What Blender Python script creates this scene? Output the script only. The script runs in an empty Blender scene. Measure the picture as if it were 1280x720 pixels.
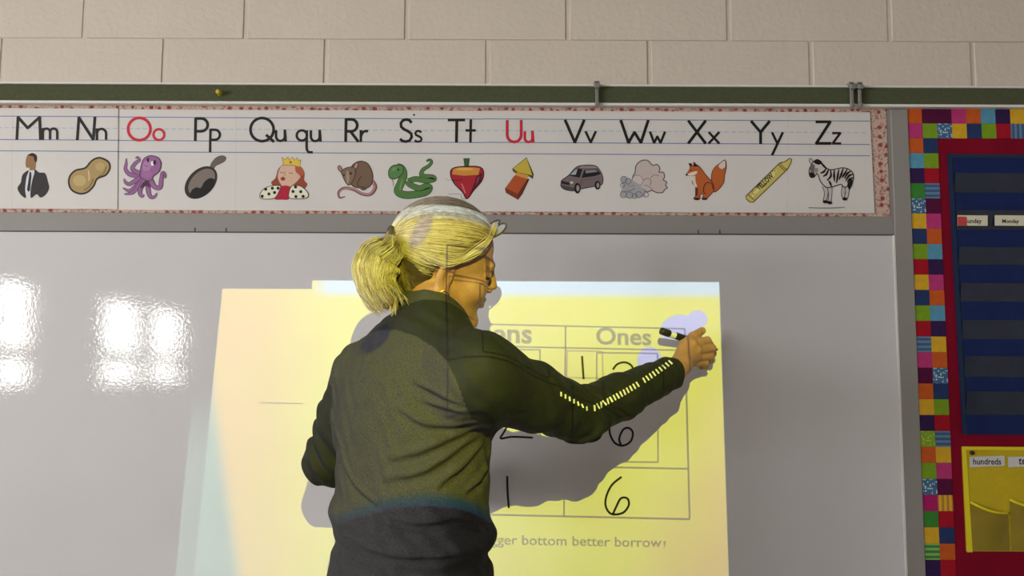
import bpy, bmesh, math, random
import numpy as np
from mathutils import Vector, Matrix
from mathutils.geometry import tessellate_polygon
random.seed(7); np.random.seed(7)
SC = bpy.context.scene
COL = SC.collection
RAD = math.radians

# ---------------------------------------------------------------- camera
F_PX, PITCH, ROLL = 1108.0, 5.5, 0.25
CAM_POS = Vector((0.0, -2.17, 1.30))
CAM_ROT = (Matrix.Rotation(RAD(90 + PITCH), 3, 'X') @ Matrix.Rotation(RAD(ROLL), 3, 'Z'))
cam_d = bpy.data.cameras.new('camera'); cam_d.sensor_width = 36.0
cam_d.lens = F_PX / 1280 * 36.0; cam_d.clip_start = 0.02
cam = bpy.data.objects.new('camera', cam_d); COL.objects.link(cam)
cam.location = CAM_POS; cam.rotation_euler = CAM_ROT.to_euler()
SC.camera = cam

# ---------------------------------------------------------------- world, daylight, exposure
w = bpy.data.worlds.new('world'); SC.world = w; w.use_nodes = True
w.node_tree.nodes['Background'].inputs[0].default_value = (0.80, 0.88, 1.0, 1)
w.node_tree.nodes['Background'].inputs[1].default_value = 1.0
ROOM = dict(xl=-3.5, xr=4.2, yb=-8.6, zc=2.95)
WINDOWS = [(-3.10, -1.75), (-4.46, -3.20), (-7.50, -5.43)]     # y range of each left wall window; the first is unseen, added for light
WIN_Z = (1.16, 1.97)
def daylight(y0, y1, power):
    d = bpy.data.lights.new('daylight', 'AREA'); d.shape = 'RECTANGLE'
    d.size = (y1 - y0); d.size_y = WIN_Z[1] - WIN_Z[0]; d.energy = power; d.color = (1.0, 0.955, 0.915)
    o = bpy.data.objects.new('daylight', d); COL.objects.link(o)
    o.location = (ROOM['xl'] - 0.13, (y0 + y1) / 2, sum(WIN_Z) / 2)
    o.rotation_euler = Matrix(((0, 0, -1), (-1, 0, 0), (0, 1, 0))).to_euler()   # shines towards +X
for (a, b), p in zip(WINDOWS, (158, 92, 125)): daylight(a, b, p)
SC.view_settings.view_transform = 'Standard'; SC.view_settings.look = 'None'
SC.view_settings.gamma = 1.0; SC.view_settings.use_curve_mapping = False
SC.view_settings.exposure = 0.33
SC.cycles.use_denoising = True

# the slide projector's beam: a lamp whose light carries the colours of the projected page
LAMP = Vector((0.06, -2.5, 2.0)); SLIDE_K = 0.10
BEAM_POWER = 208.0

# ---------------------------------------------------------------- helpers
def at(px, py, y=0.0):
    d = CAM_ROT @ Vector(((px - 640) / F_PX, -(py - 360) / F_PX, -1.0))
    t = (y - CAM_POS.y) / d.y
    return CAM_POS + d * t
def px_of(P):
    q = CAM_ROT.transposed() @ (Vector(P) - CAM_POS)
    return 640 + q.x / -q.z * F_PX, 360 - q.y / -q.z * F_PX

MATS = {}
def mat(name, col, rough=0.6, spec=0.3, bump=0.0, bscale=60.0, vary=0.0, vscale=20.0, metal=0.0, coat=0.0, sheen=0.0, detail=4.0):
    if name in MATS: return MATS[name]
    m = bpy.data.materials.new(name); m.use_nodes = True; MATS[name] = m
    nt = m.node_tree; b = nt.nodes['Principled BSDF']
    b.inputs['Base Color'].default_value = (*col, 1); b.inputs['Roughness'].default_value = rough
    b.inputs['Specular IOR Level'].default_value = spec; b.inputs['Metallic'].default_value = metal
    b.inputs['Coat Weight'].default_value = coat; b.inputs['Coat Roughness'].default_value = 0.06
    if sheen: b.inputs['Sheen Weight'].default_value = sheen
    tc = nt.nodes.new('ShaderNodeTexCoord')
    if vary > 0:
        n = nt.nodes.new('ShaderNodeTexNoise'); n.inputs['Scale'].default_value = vscale; n.inputs['Detail'].default_value = detail
        nt.links.new(tc.outputs['Object'], n.inputs['Vector'])
        r = nt.nodes.new('ShaderNodeMapRange'); r.inputs[1].default_value = .3; r.inputs[2].default_value = .7
        r.inputs[3].default_value = 1 - vary; r.inputs[4].default_value = 1 + vary
        nt.links.new(n.outputs['Fac'], r.inputs[0])
        mx = nt.nodes.new('ShaderNodeVectorMath'); mx.operation = 'SCALE'
        mx.inputs[0].default_value = col; nt.links.new(r.outputs[0], mx.inputs['Scale'])
        nt.links.new(mx.outputs[0], b.inputs['Base Color'])
    if bump > 0:
        n2 = nt.nodes.new('ShaderNodeTexNoise'); n2.inputs['Scale'].default_value = bscale; n2.inputs['Detail'].default_value = 5
        nt.links.new(tc.outputs['Object'], n2.inputs['Vector'])
        bp = nt.nodes.new('ShaderNodeBump'); bp.inputs['Strength'].default_value = bump; bp.inputs['Distance'].default_value = 0.004
        nt.links.new(n2.outputs['Fac'], bp.inputs['Height']); nt.links.new(bp.outputs[0], b.inputs['Normal'])
    return m
def srgb(r, g, b):
    f = lambda c: (c / 255 / 12.92) if c / 255 <= .04045 else ((c / 255 + .055) / 1.055) ** 2.4
    return (f(r), f(g), f(b))

def obj(name, verts, faces, m=None, parent=None, smooth=False, mi=None):
    me = bpy.data.meshes.new(name); me.from_pydata([tuple(v) for v in verts], [], faces); me.update()
    for mm in (m if isinstance(m, (list, tuple)) else [m]):
        if mm: me.materials.append(mm)
    if mi is not None: me.polygons.foreach_set('material_index', np.asarray(mi, dtype=np.int32))
    if smooth: me.polygons.foreach_set('use_smooth', [True] * len(me.polygons))
    o = bpy.data.objects.new(name, me); COL.objects.link(o)
    if parent: o.parent = parent
    return o
def bm_obj(name, bm, m=None, parent=None, smooth=False):
    me = bpy.data.meshes.new(name); bm.to_mesh(me); bm.free()
    for mm in (m if isinstance(m, (list, tuple)) else [m]):
        if mm: me.materials.append(mm)
    if smooth: me.polygons.foreach_set('use_smooth', [True] * len(me.polygons))
    o = bpy.data.objects.new(name, me); COL.objects.link(o)
    if parent: o.parent = parent
    return o
def bbox(bm, lo, hi, bevel=0.0, seg=1):
    lo, hi = Vector(lo), Vector(hi); c = (lo + hi) / 2; s = hi - lo
    r = bmesh.ops.create_cube(bm, size=1.0, matrix=Matrix.Translation(c) @ Matrix.Diagonal((*s, 1)))
    if bevel > 0:
        es = list({e for v in r['verts'] for e in v.link_edges})
        bmesh.ops.bevel(bm, geom=es, offset=bevel, segments=seg, affect='EDGES', profile=.6)
def box(name, lo, hi, m, parent=None, bevel=0.0, seg=1):
    bm = bmesh.new(); bbox(bm, lo, hi, bevel, seg); return bm_obj(name, bm, m, parent)
def empty(name, loc=(0, 0, 0)):
    o = bpy.data.objects.new(name, None); COL.objects.link(o); o.location = loc; o.empty_display_size = .05; return o
def tag(o, label, cat, group=None):
    o['label'] = label; o['category'] = cat
    if group: o['group'] = group
    return o
def struct(o): o['kind'] = 'structure'; return o
def reparent(ch, par):
    """parent keeping world place (parent has only a location)"""
    ch.parent = par; ch.matrix_parent_inverse = Matrix.Translation(-par.location)
    return ch
def tube(bm, pts, r, n=8, cap=True):
    pts = [Vector(p) for p in pts]; rs = r if isinstance(r, (list, tuple)) else [r] * len(pts)
    rings = []; up = None
    for i, p in enumerate(pts):
        t = (pts[min(i + 1, len(pts) - 1)] - pts[max(i - 1, 0)]).normalized()
        if up is None: up = t.orthogonal().normalized()
        up = (up - t * up.dot(t)).normalized(); s = t.cross(up)
        rings.append([bm.verts.new(p + (up * math.cos(2 * math.pi * k / n) + s * math.sin(2 * math.pi * k / n)) * rs[i]) for k in range(n)])
    for a, b in zip(rings[:-1], rings[1:]):
        for k in range(n): bm.faces.new((a[k], a[(k + 1) % n], b[(k + 1) % n], b[k]))
    if cap: bm.faces.new(rings[0][::-1]); bm.faces.new(rings[-1])
def catmull(P, n=6, closed=False):
    P = [np.array(p, float) for p in P]; out = []; N = len(P)
    rng = range(N) if closed else range(N - 1)
    for i in rng:
        if closed: a, b, c, d = P[i - 1], P[i], P[(i + 1) % N], P[(i + 2) % N]
        else: a, b, c, d = P[max(i - 1, 0)], P[i], P[i + 1], P[min(i + 2, N - 1)]
        for k in range(n):
            t = k / n
            out.append(.5 * (2 * b + (c - a) * t + (2 * a - 5 * b + 4 * c - d) * t * t + (3 * b - a - 3 * c + d) * t ** 3))
    if not closed: out.append(P[-1])
    return out
_textcache = {}
def text2d(s, size=1.0, bold=0.0):
    """flat text as 2-D verts + faces, lower-left at the origin of its baseline; width returned"""
    key = (s, bold)
    if key not in _textcache:
        c = bpy.data.curves.new('t', 'FONT'); c.body = s; c.size = 1.0; c.offset = bold; c.resolution_u = 3; c.fill_mode = 'FRONT'
        o = bpy.data.objects.new('t', c); COL.objects.link(o)
        me = o.evaluated_get(bpy.context.evaluated_depsgraph_get()).to_mesh()
        v = np.array([p.co[:2] for p in me.vertices]); f = [list(p.vertices) for p in me.polygons]
        bpy.data.objects.remove(o); bpy.data.curves.remove(c)
        v[:, 0] -= v[:, 0].min(); _textcache[key] = (v, f)
    v, f = _textcache[key]; return v * size, f
# ================================================================ the room
M_WALL = mat('painted_block', (0.62, 0.545, 0.485), .55, .3, .55, 70, .03, 5)
M_PLASTER = mat('painted_wall', (0.60, 0.55, 0.49), .7, .2, .1, 40)
M_CEIL = mat('ceiling_tile', (0.72, 0.71, 0.68), .9, .1, .2, 90)
M_FLOOR = mat('vinyl_floor', (0.30, 0.27, 0.235), .35, .4, 0, 1, .1, 3)
M_GREY = mat('grey_frame', (0.27, 0.255, 0.245), .5, .35, .03, 200)
M_ALU = mat('aluminium_trim', (0.74, 0.73, 0.70), .38, .5)
M_DARK = mat('black_plastic', (0.015, 0.015, 0.016), .4, .4)
XL, XR, YB, ZC = ROOM['xl'], ROOM['xr'], ROOM['yb'], ROOM['zc']
YW = 0.035                                   # face of the block wall, behind the board
struct(box('floor', (XL - .2, YB - .2, -.1), (XR + .2, YW + .25, 0), M_FLOOR))
struct(box('ceiling', (XL - .2, YB - .2, ZC), (XR + .2, YW + .25, ZC + .1), M_CEIL))
struct(box('wall_back', (XL - .2, YB - .2, 0), (XR + .2, YB, ZC), M_PLASTER))
struct(box('wall_right', (XR, YB, 0), (XR + .2, YW + .25, ZC), M_PLASTER))
# left wall with real openings
bm = bmesh.new(); ys = YB
for (a, b) in sorted(WINDOWS):
    bbox(bm, (XL - .2, ys, 0), (XL, a, ZC)); bbox(bm, (XL - .2, a, 0), (XL, b, WIN_Z[0])); bbox(bm, (XL - .2, a, WIN_Z[1]), (XL, b, ZC)); ys = b
bbox(bm, (XL - .2, ys, 0), (XL, YW + .25, ZC))
struct(bm_obj('wall_left', bm, M_PLASTER))
m_pane = bpy.data.materials.new('window_glass'); m_pane.use_nodes = True
nt = m_pane.node_tree; nt.nodes.clear()
o_ = nt.nodes.new('ShaderNodeOutputMaterial'); t_ = nt.nodes.new('ShaderNodeBsdfTransparent'); g_ = nt.nodes.new('ShaderNodeBsdfGlossy'); x_ = nt.nodes.new('ShaderNodeMixShader')
g_.inputs['Roughness'].default_value = .02; x_.inputs[0].default_value = .05; t_.inputs[0].default_value = (.95, .97, .97, 1)
nt.links.new(t_.outputs[0], x_.inputs[1]); nt.links.new(g_.outputs[0], x_.inputs[2]); nt.links.new(x_.outputs[0], o_.inputs[0])
M_WFRAME = mat('window_frame', (0.22, 0.21, 0.20), .5, .3)
for i, (a, b) in enumerate(WINDOWS):
    wn = struct(empty(f'window_{i+1}', (XL - .05, (a + b) / 2, WIN_Z[0])))
    bm = bmesh.new(); zb, zt = WIN_Z; ym = (a + b) / 2 + .02; zm = zb + .27
    for lo, hi in (((a, zb), (b, zb + .04)), ((a, zt - .04), (b, zt)), ((a, zb), (a + .05, zt)), ((b - .05, zb), (b, zt)), ((ym - .10, zb), (ym + .10, zt)), ((a, zm - .045), (b, zm + .045))):
        bbox(bm, (XL - .09, lo[0], lo[1]), (XL - .03, hi[0], hi[1]))
    reparent(bm_obj('window_frame', bm, M_WFRAME), wn)
    for y0, y1 in ((a + .05, ym - .10), (ym + .10, b - .05)):
        for z0, z1 in ((zb + .04, zm - .045), (zm + .045, zt - .04)):
            reparent(box('pane', (XL - .065, y0, z0), (XL - .06, y1, z1), m_pane), wn)
    reparent(box('window_sill', (XL - .03, a - .04, zb - .04), (XL + .06, b + .04, zb), M_WFRAME), wn)

# ---- block wall behind the board: mortar sheet + blocks
wall = struct(box('wall_front', (XL, YW + .004, 0), (XR, YW + .22, ZC), M_WALL))
JOINT_Z = at(640, 49.5, YW).z
pitch = (at(1014, 76, YW).x - at(205, 76, YW).x) / 4
x_lo = at(205, 76, YW).x; x_hi = at(307, 24, YW).x
GAP = .011
bm = bmesh.new(); W_, H_ = pitch - GAP, .203 - .0009
bbox(bm, (-W_ / 2, 0, -H_ / 2), (W_ / 2, .03, H_ / 2), .0014, 1)
bm.verts.ensure_lookup_table()
first = bm_obj('block', bm, M_WALL); bme = first.data; COL.objects.unlink(first); bpy.data.objects.remove(first)
for r in range(-1, 5):
    zc = JOINT_Z + .1015 + .203 * r
    if zc + .10 > ZC: break
    x0 = x_hi if r % 2 == 0 else x_lo
    for k in range(-9, 12):
        xc = x0 + (k + .5) * pitch
        if xc - W_ / 2 < XL or xc + W_ / 2 > XR: continue
        o = bpy.data.objects.new('block', bme); COL.objects.link(o); o.parent = wall
        o.location = (xc, YW + .0012 + random.uniform(-.0006, .0006), zc)

# ---- grey surround of the board, and the tack rail
z_rail_t, z_rail_b = at(640, 107.5).z, at(640, 134).z
x_post_r = at(1137, 200).x
PY = .004
Z_BB = .62                                    # lower edge of boards
trim = struct(box('trim_1', (XL + .3, PY, Z_BB), (x_post_r, YW + .004, z_rail_b), M_GREY, bevel=.002))
xpl = at(1115.5, 294).x
struct(box('trim_2', (xpl + .006, PY - .007, Z_BB), (x_post_r - .001, PY, z_rail_b - .001), M_GREY, bevel=.0015))
rail = tag(empty('tack_rail', (0, YW, z_rail_b)), 'long green cork tack rail in pale metal edging above the alphabet strip', 'tack rail')
za, zb_ = z_rail_b + .007, z_rail_t - .005
M_CORK = mat('green_cork', srgb(80, 84, 64), .9, .1, .3, 300, .12, 150)
reparent(box('cork_strip', (XL + .02, -.012, za), (XR - .02, YW + .003, zb_), M_CORK), rail)
reparent(box('edging', (XL + .02, -.018, zb_), (XR - .02, YW + .003, z_rail_t), M_ALU, bevel=.0012), rail)
reparent(box('edging', (XL + .02, -.018, z_rail_b), (XR - .02, YW + .003, za), M_ALU, bevel=.0012), rail)
for (px, n, lab) in ((746, 1, 'single grey metal map hook clipped over the green tack rail'), (1069, 2, 'pair of grey metal map hooks joined on the green tack rail')):
    c = at(px, 118, -.02); h = tag(empty('rail_hook', (c.x, -.012, z_rail_b)), lab, 'hook', 'hooks on the tack rail')
    for k in range(n):
        xx = c.x + (k - (n - 1) / 2) * .020
        bm = bmesh.new()
        bbox(bm, (xx - .004, -.026, z_rail_b - .002), (xx + .004, -.0195, z_rail_t + .004), .001)
        bbox(bm, (xx - .007, -.026, z_rail_t - .004), (xx + .007, YW - .004, z_rail_t + .006), .001)
        bbox(bm, (xx - .006, -.034, z_rail_t - .014), (xx + .006, -.026, z_rail_t - .002), .001)
        bbox(bm, (xx - .005, -.030, z_rail_b - .004), (xx + .005, -.0195, z_rail_b + .006), .001)
        reparent(bm_obj('hook', bm, mat('hook_metal', (.27, .26, .25), .4, .5, metal=.4)), h)
    if n == 2: reparent(box('bridge', (c.x - .012, -.033, z_rail_t - .012), (c.x + .012, -.027, z_rail_t - .006), MATS['hook_metal']), h)
# push pin
c = at(274, 116, -.02); pin = tag(empty('push_pin', (c.x, -.012, c.z)), 'small yellow push pin stuck in the green tack rail', 'push pin')
bm = bmesh.new()
tube(bm, [(c.x, -.013, c.z), (c.x, -.016, c.z), (c.x, -.022, c.z), (c.x, -.028, c.z), (c.x, -.031, c.z)], [.007, .0065, .0038, .006, .0055], 12)
reparent(bm_obj('pin_head', bm, mat('pin_yellow', (.55, .45, .03), .35, .4), smooth=True), pin)
bm = bmesh.new(); tube(bm, [(c.x, -.013, c.z), (c.x, -.0125, c.z)], .001, 6); reparent(bm_obj('pin_needle', bm, M_ALU), pin)

# ================================================================ whiteboard
zt_board = at(640, 292.5).z
m_wb = bpy.data.materials.new('whiteboard_enamel'); m_wb.use_nodes = True; MATS['wb'] = m_wb
nt = m_wb.node_tree; b = nt.nodes['Principled BSDF']
b.inputs['Base Color'].default_value = (.62, .605, .63, 1); b.inputs['Roughness'].default_value = .55; b.inputs['Specular IOR Level'].default_value = .15
b.inputs['Coat Weight'].default_value = 1.0; b.inputs['Coat Roughness'].default_value = .03; b.inputs['Coat IOR'].default_value = 1.45
tc = nt.nodes.new('ShaderNodeTexCoord'); n1 = nt.nodes.new('ShaderNodeTexNoise'); n1.inputs['Scale'].default_value = 130; n1.inputs['Detail'].default_value = 2
nt.links.new(tc.outputs['Object'], n1.inputs['Vector'])
bp = nt.nodes.new('ShaderNodeBump'); bp.inputs['Strength'].default_value = .09; bp.inputs['Distance'].default_value = .0012
nt.links.new(n1.outputs['Fac'], bp.inputs['Height']); nt.links.new(bp.outputs[0], b.inputs['Coat Normal'])
n3 = nt.nodes.new('ShaderNodeTexNoise'); n3.inputs['Scale'].default_value = 2.2; n3.inputs['Detail'].default_value = 6; nt.links.new(tc.outputs['Object'], n3.inputs['Vector'])
r3 = nt.nodes.new('ShaderNodeMapRange'); r3.inputs[1].default_value = .3; r3.inputs[2].default_value = .7; r3.inputs[3].default_value = .96; r3.inputs[4].default_value = 1.03
nt.links.new(n3.outputs['Fac'], r3.inputs[0]); sc_ = nt.nodes.new('ShaderNodeVectorMath'); sc_.operation = 'SCALE'; sc_.inputs[0].default_value = (.62, .605, .63)
nt.links.new(r3.outputs[0], sc_.inputs['Scale']); nt.links.new(sc_.outputs[0], b.inputs['Base Color'])
board = tag(empty('whiteboard', (-.5, PY, Z_BB)), 'wide glossy whiteboard with grey surround that the projected worksheet falls on', 'whiteboard')
XBL = XL + .35
reparent(box('writing_surface', (XBL, 0, Z_BB + .02), (xpl, PY + .002, zt_board), m_wb), board)
M_SEAM = mat('dark_seam', (.07, .068, .066), .6, .2)
reparent(box('top_seam', (XBL, -.0022, zt_board), (xpl + .003, PY + .001, zt_board + .0028), M_SEAM), board)
reparent(box('side_trim', (xpl, -.004, Z_BB + .02), (xpl + .0055, PY + .001, zt_board + .001), mat('pale_trim', (.66, .65, .63), .4, .4), bevel=.0008), board)
reparent(box('marker_tray', (XBL, -.07, Z_BB), (xpl, PY, Z_BB + .02), M_ALU, bevel=.004), board)
for px in (243, 282, 873, 900):
    c = at(px, 288); reparent(box('joint_mark', (c.x - .0012, PY - .0015, zt_board + .003), (c.x + .0012, PY + .001, zt_board + .013), M_SEAM), board)

# handwriting in black marker ink
M_INK = mat('marker_ink', (.008, .008, .009), .35, .3)
def ink(name, P, wpx=2.6, par=board, n=8):
    pts = catmull(P, n) if len(P) > 2 else [np.array(P[0], float) * (1 - t) + np.array(P[1], float) * t for t in np.linspace(0, 1, 6)]
    V, Fc = ribbon(pts, wpx, -.0006); o = obj(name, V, Fc, M_INK); reparent(o, par); return o
def ribbon(pts, wpx, y, closed=False):
    """flat stroke drawn on the wall plane from a pixel polyline; wpx may be a list"""
    P = [at(p[0], p[1]) for p in pts]; n = len(P); V = []; Fc = []
    for i in range(n):
        a = P[(i - 1) % n] if closed else P[max(i - 1, 0)]; b = P[(i + 1) % n] if closed else P[min(i + 1, n - 1)]
        t = Vector((b.x - a.x, 0, b.z - a.z));
        t = t.normalized() if t.length > 1e-9 else Vector((1, 0, 0))
        nrm = Vector((-t.z, 0, t.x)); hw = (wpx[i] if isinstance(wpx, (list, tuple, np.ndarray)) else wpx) * .00196 / 2
        for s in (1, -1): q = P[i] + nrm * hw * s; V.append((q.x, y, q.z))
    for i in range(n if closed else n - 1):
        j = (i + 1) % n; Fc.append((2 * i, 2 * i + 1, 2 * j + 1, 2 * j))
    return V, Fc
ink('written_digit', [(727.5, 445), (728.5, 460), (729.5, 474)])
ink('written_digit', [(766, 462), (772, 455), (782, 453), (790, 458), (790, 466), (783, 478), (772, 489), (768, 492), (780, 492), (796, 490)])
ink('written_digit', [(618, 520), (626, 511), (636, 514), (638, 524), (630, 540), (626, 548), (640, 546), (666, 547)], 2.4)
ink('written_digit', [(772, 515), (764, 526), (762, 540), (768, 553), (778, 557), (788, 552), (791, 541), (786, 535), (779, 537), (774, 548), (776, 556)], 2.6)
ink('written_digit', [(634, 595), (634.5, 615), (636, 635)])
ink('written_digit', [(777, 596), (765, 606), (758, 620), (757, 632), (762, 641), (770, 643), (780, 640), (786, 631), (784, 623), (776, 623), (770, 634), (766, 643)], 2.6)
# ================================================================ alphabet strip
def polyfill(V, Fc, MI, pts, mi, y, smooth=True, n=5):
    """closed pixel outline filled flat on the wall plane"""
    P = catmull(pts, n, True) if smooth else pts
    W = [at(p[0], p[1]) for p in P]; base = len(V)
    V += [(q.x, y, q.z) for q in W]
    for t in tessellate_polygon([[Vector((q.x, q.z, 0)) for q in W]]):
        a, b, c = [W[i] for i in t]
        nrm = (b.x - a.x) * (c.z - a.z) - (b.z - a.z) * (c.x - a.x)
        t = t if nrm > 0 else t[::-1]
        Fc.append(tuple(base + i for i in t)); MI.append(mi)
def polystroke(V, Fc, MI, pts, wpx, mi, y, smooth=True, n=5, closed=False):
    P = catmull(pts, n, closed) if smooth else [np.array(p, float) for p in pts]
    if isinstance(wpx, (list, tuple)):
        wpx = np.interp(np.linspace(0, 1, len(P)), np.linspace(0, 1, len(wpx)), wpx)
    v, f = ribbon(P, wpx, y, closed); base = len(V); V += v
    for q in f: Fc.append(tuple(base + i for i in q)); MI.append(mi)
def ell(cx, cy, rx, ry, rot=0, n=20):
    c, s = math.cos(RAD(rot)), math.sin(RAD(rot))
    return [(cx + rx * math.cos(a) * c - ry * math.sin(a) * s, cy + rx * math.cos(a) * s + ry * math.sin(a) * c) for a in np.linspace(0, 2 * math.pi, n, endpoint=False)]

M_TRIM_P = bpy.data.materials.new('dotted_border_paper'); M_TRIM_P.use_nodes = True
nt = M_TRIM_P.node_tree; b = nt.nodes['Principled BSDF']; b.inputs['Roughness'].default_value = .7; b.inputs['Specular IOR Level'].default_value = .2
tc = nt.nodes.new('ShaderNodeTexCoord')
def ramp(fac, stops, interp='LINEAR', nt_=None):
    r = (nt_ or nt).nodes.new('ShaderNodeValToRGB'); r.color_ramp.interpolation = interp
    while len(r.color_ramp.elements) < len(stops): r.color_ramp.elements.new(.5)
    for e, (p, c) in zip(r.color_ramp.elements, stops): e.position = p; e.color = (*c, 1)
    (nt_ or nt).links.new(fac, r.inputs[0]); return r
v1 = nt.nodes.new('ShaderNodeTexVoronoi'); v1.inputs['Scale'].default_value = 45; v1.inputs['Randomness'].default_value = .45; nt.links.new(tc.outputs['Object'], v1.inputs['Vector'])
v2 = nt.nodes.new('ShaderNodeTexNoise'); v2.inputs['Scale'].default_value = 190; v2.inputs['Detail'].default_value = 2; nt.links.new(tc.outputs['Object'], v2.inputs['Vector'])
r1 = ramp(v1.outputs['Distance'], [(0, srgb(150, 62, 62)), (.20, srgb(160, 84, 80)), (.30, srgb(198, 174, 164))])
r2 = ramp(v2.outputs['Fac'], [(.35, (.62, .40, .36)), (.5, (1, 1, 1)), (.65, (1, .95, .9))])
mm = nt.nodes.new('ShaderNodeMix'); mm.data_type = 'RGBA'; mm.blend_type = 'MULTIPLY'; mm.inputs[0].default_value = 1
nt.links.new(r1.outputs[0], mm.inputs[6]); nt.links.new(r2.outputs[0], mm.inputs[7]); nt.links.new(mm.outputs[2], b.inputs['Base Color'])
def quad_sheet(name, pxs, y0, y1, m, par=None, seg=1):
    """paper sheet from 4 pixel corners (tl,tr,br,bl) with real thickness from y0 (front) to y1"""
    W = [at(*p) for p in pxs]
    V = [(q.x, y0, q.z) for q in W] + [(q.x, y1, q.z) for q in W]
    Fc = [(3, 2, 1, 0), (4, 5, 6, 7), (0, 1, 5, 4), (1, 2, 6, 5), (2, 3, 7, 6), (3, 0, 4, 7)]
    o = obj(name, V, Fc, m)
    if par: reparent(o, par)
    return o
border = tag(quad_sheet('border_paper', [(-330, 130), (1108, 134.5), (1113, 270.5), (-330, 263)], PY - .0018, PY, M_TRIM_P), 'pink paper border with red dots behind the alphabet cards', 'paper border')

M_CARD = mat('card_white', (.66, .635, .63), .55, .3, .06, 25, .02, 6)
M_BLUE = mat('ruling_blue', srgb(105, 125, 175), .6); M_LBLUE = mat('ruling_pale', srgb(160, 178, 212), .6)
M_LET = mat('letter_black', (.010, .009, .010), .5); M_RED = mat('letter_red', srgb(200, 35, 60), .5)
Y_CARD = PY - .003
def base_y(x): return 174.2 + (x - 20) * .0058
cards = []
def card(name, pxs, lab, y0):
    c = tag(empty('alphabet_card', at(pxs[0][0], pxs[2][1])), lab, 'alphabet card', 'alphabet cards above the whiteboard')
    c.location.y = y0
    quad_sheet('card_sheet', pxs, y0, y0 + .0012, M_CARD, c)
    xa, xb = pxs[0][0], pxs[1][0]
    for dy, kind in ((-28.8, 0), (-14.3, 1), (.5, 0), (14.6, 0)):
        V, Fc, MI = [], [], []
        y_of = lambda x: base_y(x) + dy
        if kind == 0:
            polystroke(V, Fc, MI, [(xa, y_of(xa)), (xb, y_of(xb))], 1.1, 0, y0 - .0002, False); name_ = 'ruled_line'
        else:
            x = xa + 2
            while x < xb - 6:
                polystroke(V, Fc, MI, [(x, y_of(x)), (x + 6, y_of(x + 6))], .9, 0, y0 - .0002, False); x += 9
            name_ = 'dashed_line'
        reparent(obj(name_, V, Fc, M_BLUE if kind == 0 else M_LBLUE), c)
    return c
YA, YBk, YC = Y_CARD, Y_CARD - .0022, Y_CARD - .0006
cA = card('a', [(-320, 134), (148, 136), (147, 261.5), (-320, 259)], 'alphabet card with Mm and Nn, a man in a suit and a peanut', YBk)
cB = card('b', [(140, 136.5), (613, 138.5), (615, 264.5), (140, 262)], 'alphabet card from Oo to Tt with octopus, pan, queen, rat, snake and top', YA)
cC = card('c', [(606, 138.5), (1087, 140.5), (1093, 266.5), (606, 264.5)], 'alphabet card from Uu to Zz with arrow, van, cloud, fox, crayon and zebra', YC - .0018)
def card_of(x): return (cA, YBk) if x < 148 else ((cB, YA) if x < 614 else (cC, YC - .0018))

def arc(cx, cy, r, a0, a1, n=14, ry=None):
    return [(cx + r * math.cos(RAD(a)), cy + (ry or r) * math.sin(RAD(a))) for a in np.linspace(a0, a1, n)]
def letter(x0, strokes, m=None, wpx=3.4):
    c, y0 = card_of(x0); V, Fc, MI = [], [], []; b = base_y(x0)
    wpx *= 1.1
    for si, s in enumerate(strokes):
        yy = y0 - .0004 - .00012 * si
        P = [(x0 + u, b - v) for u, v in s]
        if len(P) == 2: P = [P[0], ((P[0][0] + P[1][0]) / 2, (P[0][1] + P[1][1]) / 2), P[1]]
        if len(P) <= 5:
            for p, q in zip(P[:-1], P[1:]):
                d = np.array(q) - np.array(p); L = np.hypot(*d); e = d / L * wpx * .22
                yy -= .00004; polystroke(V, Fc, MI, [np.array(p) - e, np.array(q) + e], wpx, 0, yy, False)
        else: polystroke(V, Fc, MI, P, wpx, 0, yy, False)
    reparent(obj('letter', V, Fc, m or M_LET), c)
H, X = 27.5, 13.5
def arch(x0, w): return [(x0, X * .45)] + arc(x0 + w / 2, X - w / 2, w / 2, 180, 0, 9) + [(x0 + w, 0)]
def cup(x0, w, top): return [(x0, top)] + arc(x0 + w / 2, w / 2, w / 2, 180, 360, 9) + [(x0 + w, top)]
letter(21.5, [[(0, 0), (1.5, H), (13.5, 14), (28.5, H), (29.5, 0)]])
letter(54, [[(0, 0), (0, X)], arch(0, 9), arch(9, 9)], wpx=3.0)
letter(97, [[(0, 0), (2, H), (20, 0), (22, H)]])
letter(121.5, [[(0, 0), (0, X)], arch(0, 11.5)], wpx=3.0)
letter(159, [arc(15, 13.8, 14, 0, 360, 30)], M_RED)
letter(191, [arc(7.5, 7, 6.8, 0, 360, 22)], M_RED, 3.0)
letter(244, [[(0, 0), (0.5, H)], [(0, H)] + arc(7.5, 19.5, 8, 90, -90, 12) + [(0, 11.5)]])
letter(262.5, [[(0, -14), (.5, X)], [(0, X)] + arc(6, 7.2, 6.3, 90, -90, 12) + [(0, .9)]], wpx=3.0)
letter(313, [arc(14.5, 14, 14.5, 0, 360, 30), [(20, 7), (29, -1)]])
letter(345, [cup(0, 11, X), [(11, X), (12, 0)]], wpx=3.0)
letter(371, [arc(6.2, 7, 6.4, 0, 360, 20), [(12.5, X), (12.2, 0), (12.2, -8), (12.6, -11), (14.5, -14), (20, -14)]], wpx=3.0)
letter(388.5, [cup(0, 11, X), [(11, X), (12, 0)]], wpx=3.0)
letter(432, [[(0, 0), (.5, H)], [(0, H)] + arc(7, 20, 7.5, 90, -90, 12) + [(0, 12.5)], [(6, 12.5), (15.5, 0)]])
letter(451, [[(0, 0), (0, X)], [(0, 6), (1, 9), (3, 12), (5, 12.8), (7, 13), (9, 12.5)]], wpx=3.0)
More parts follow.
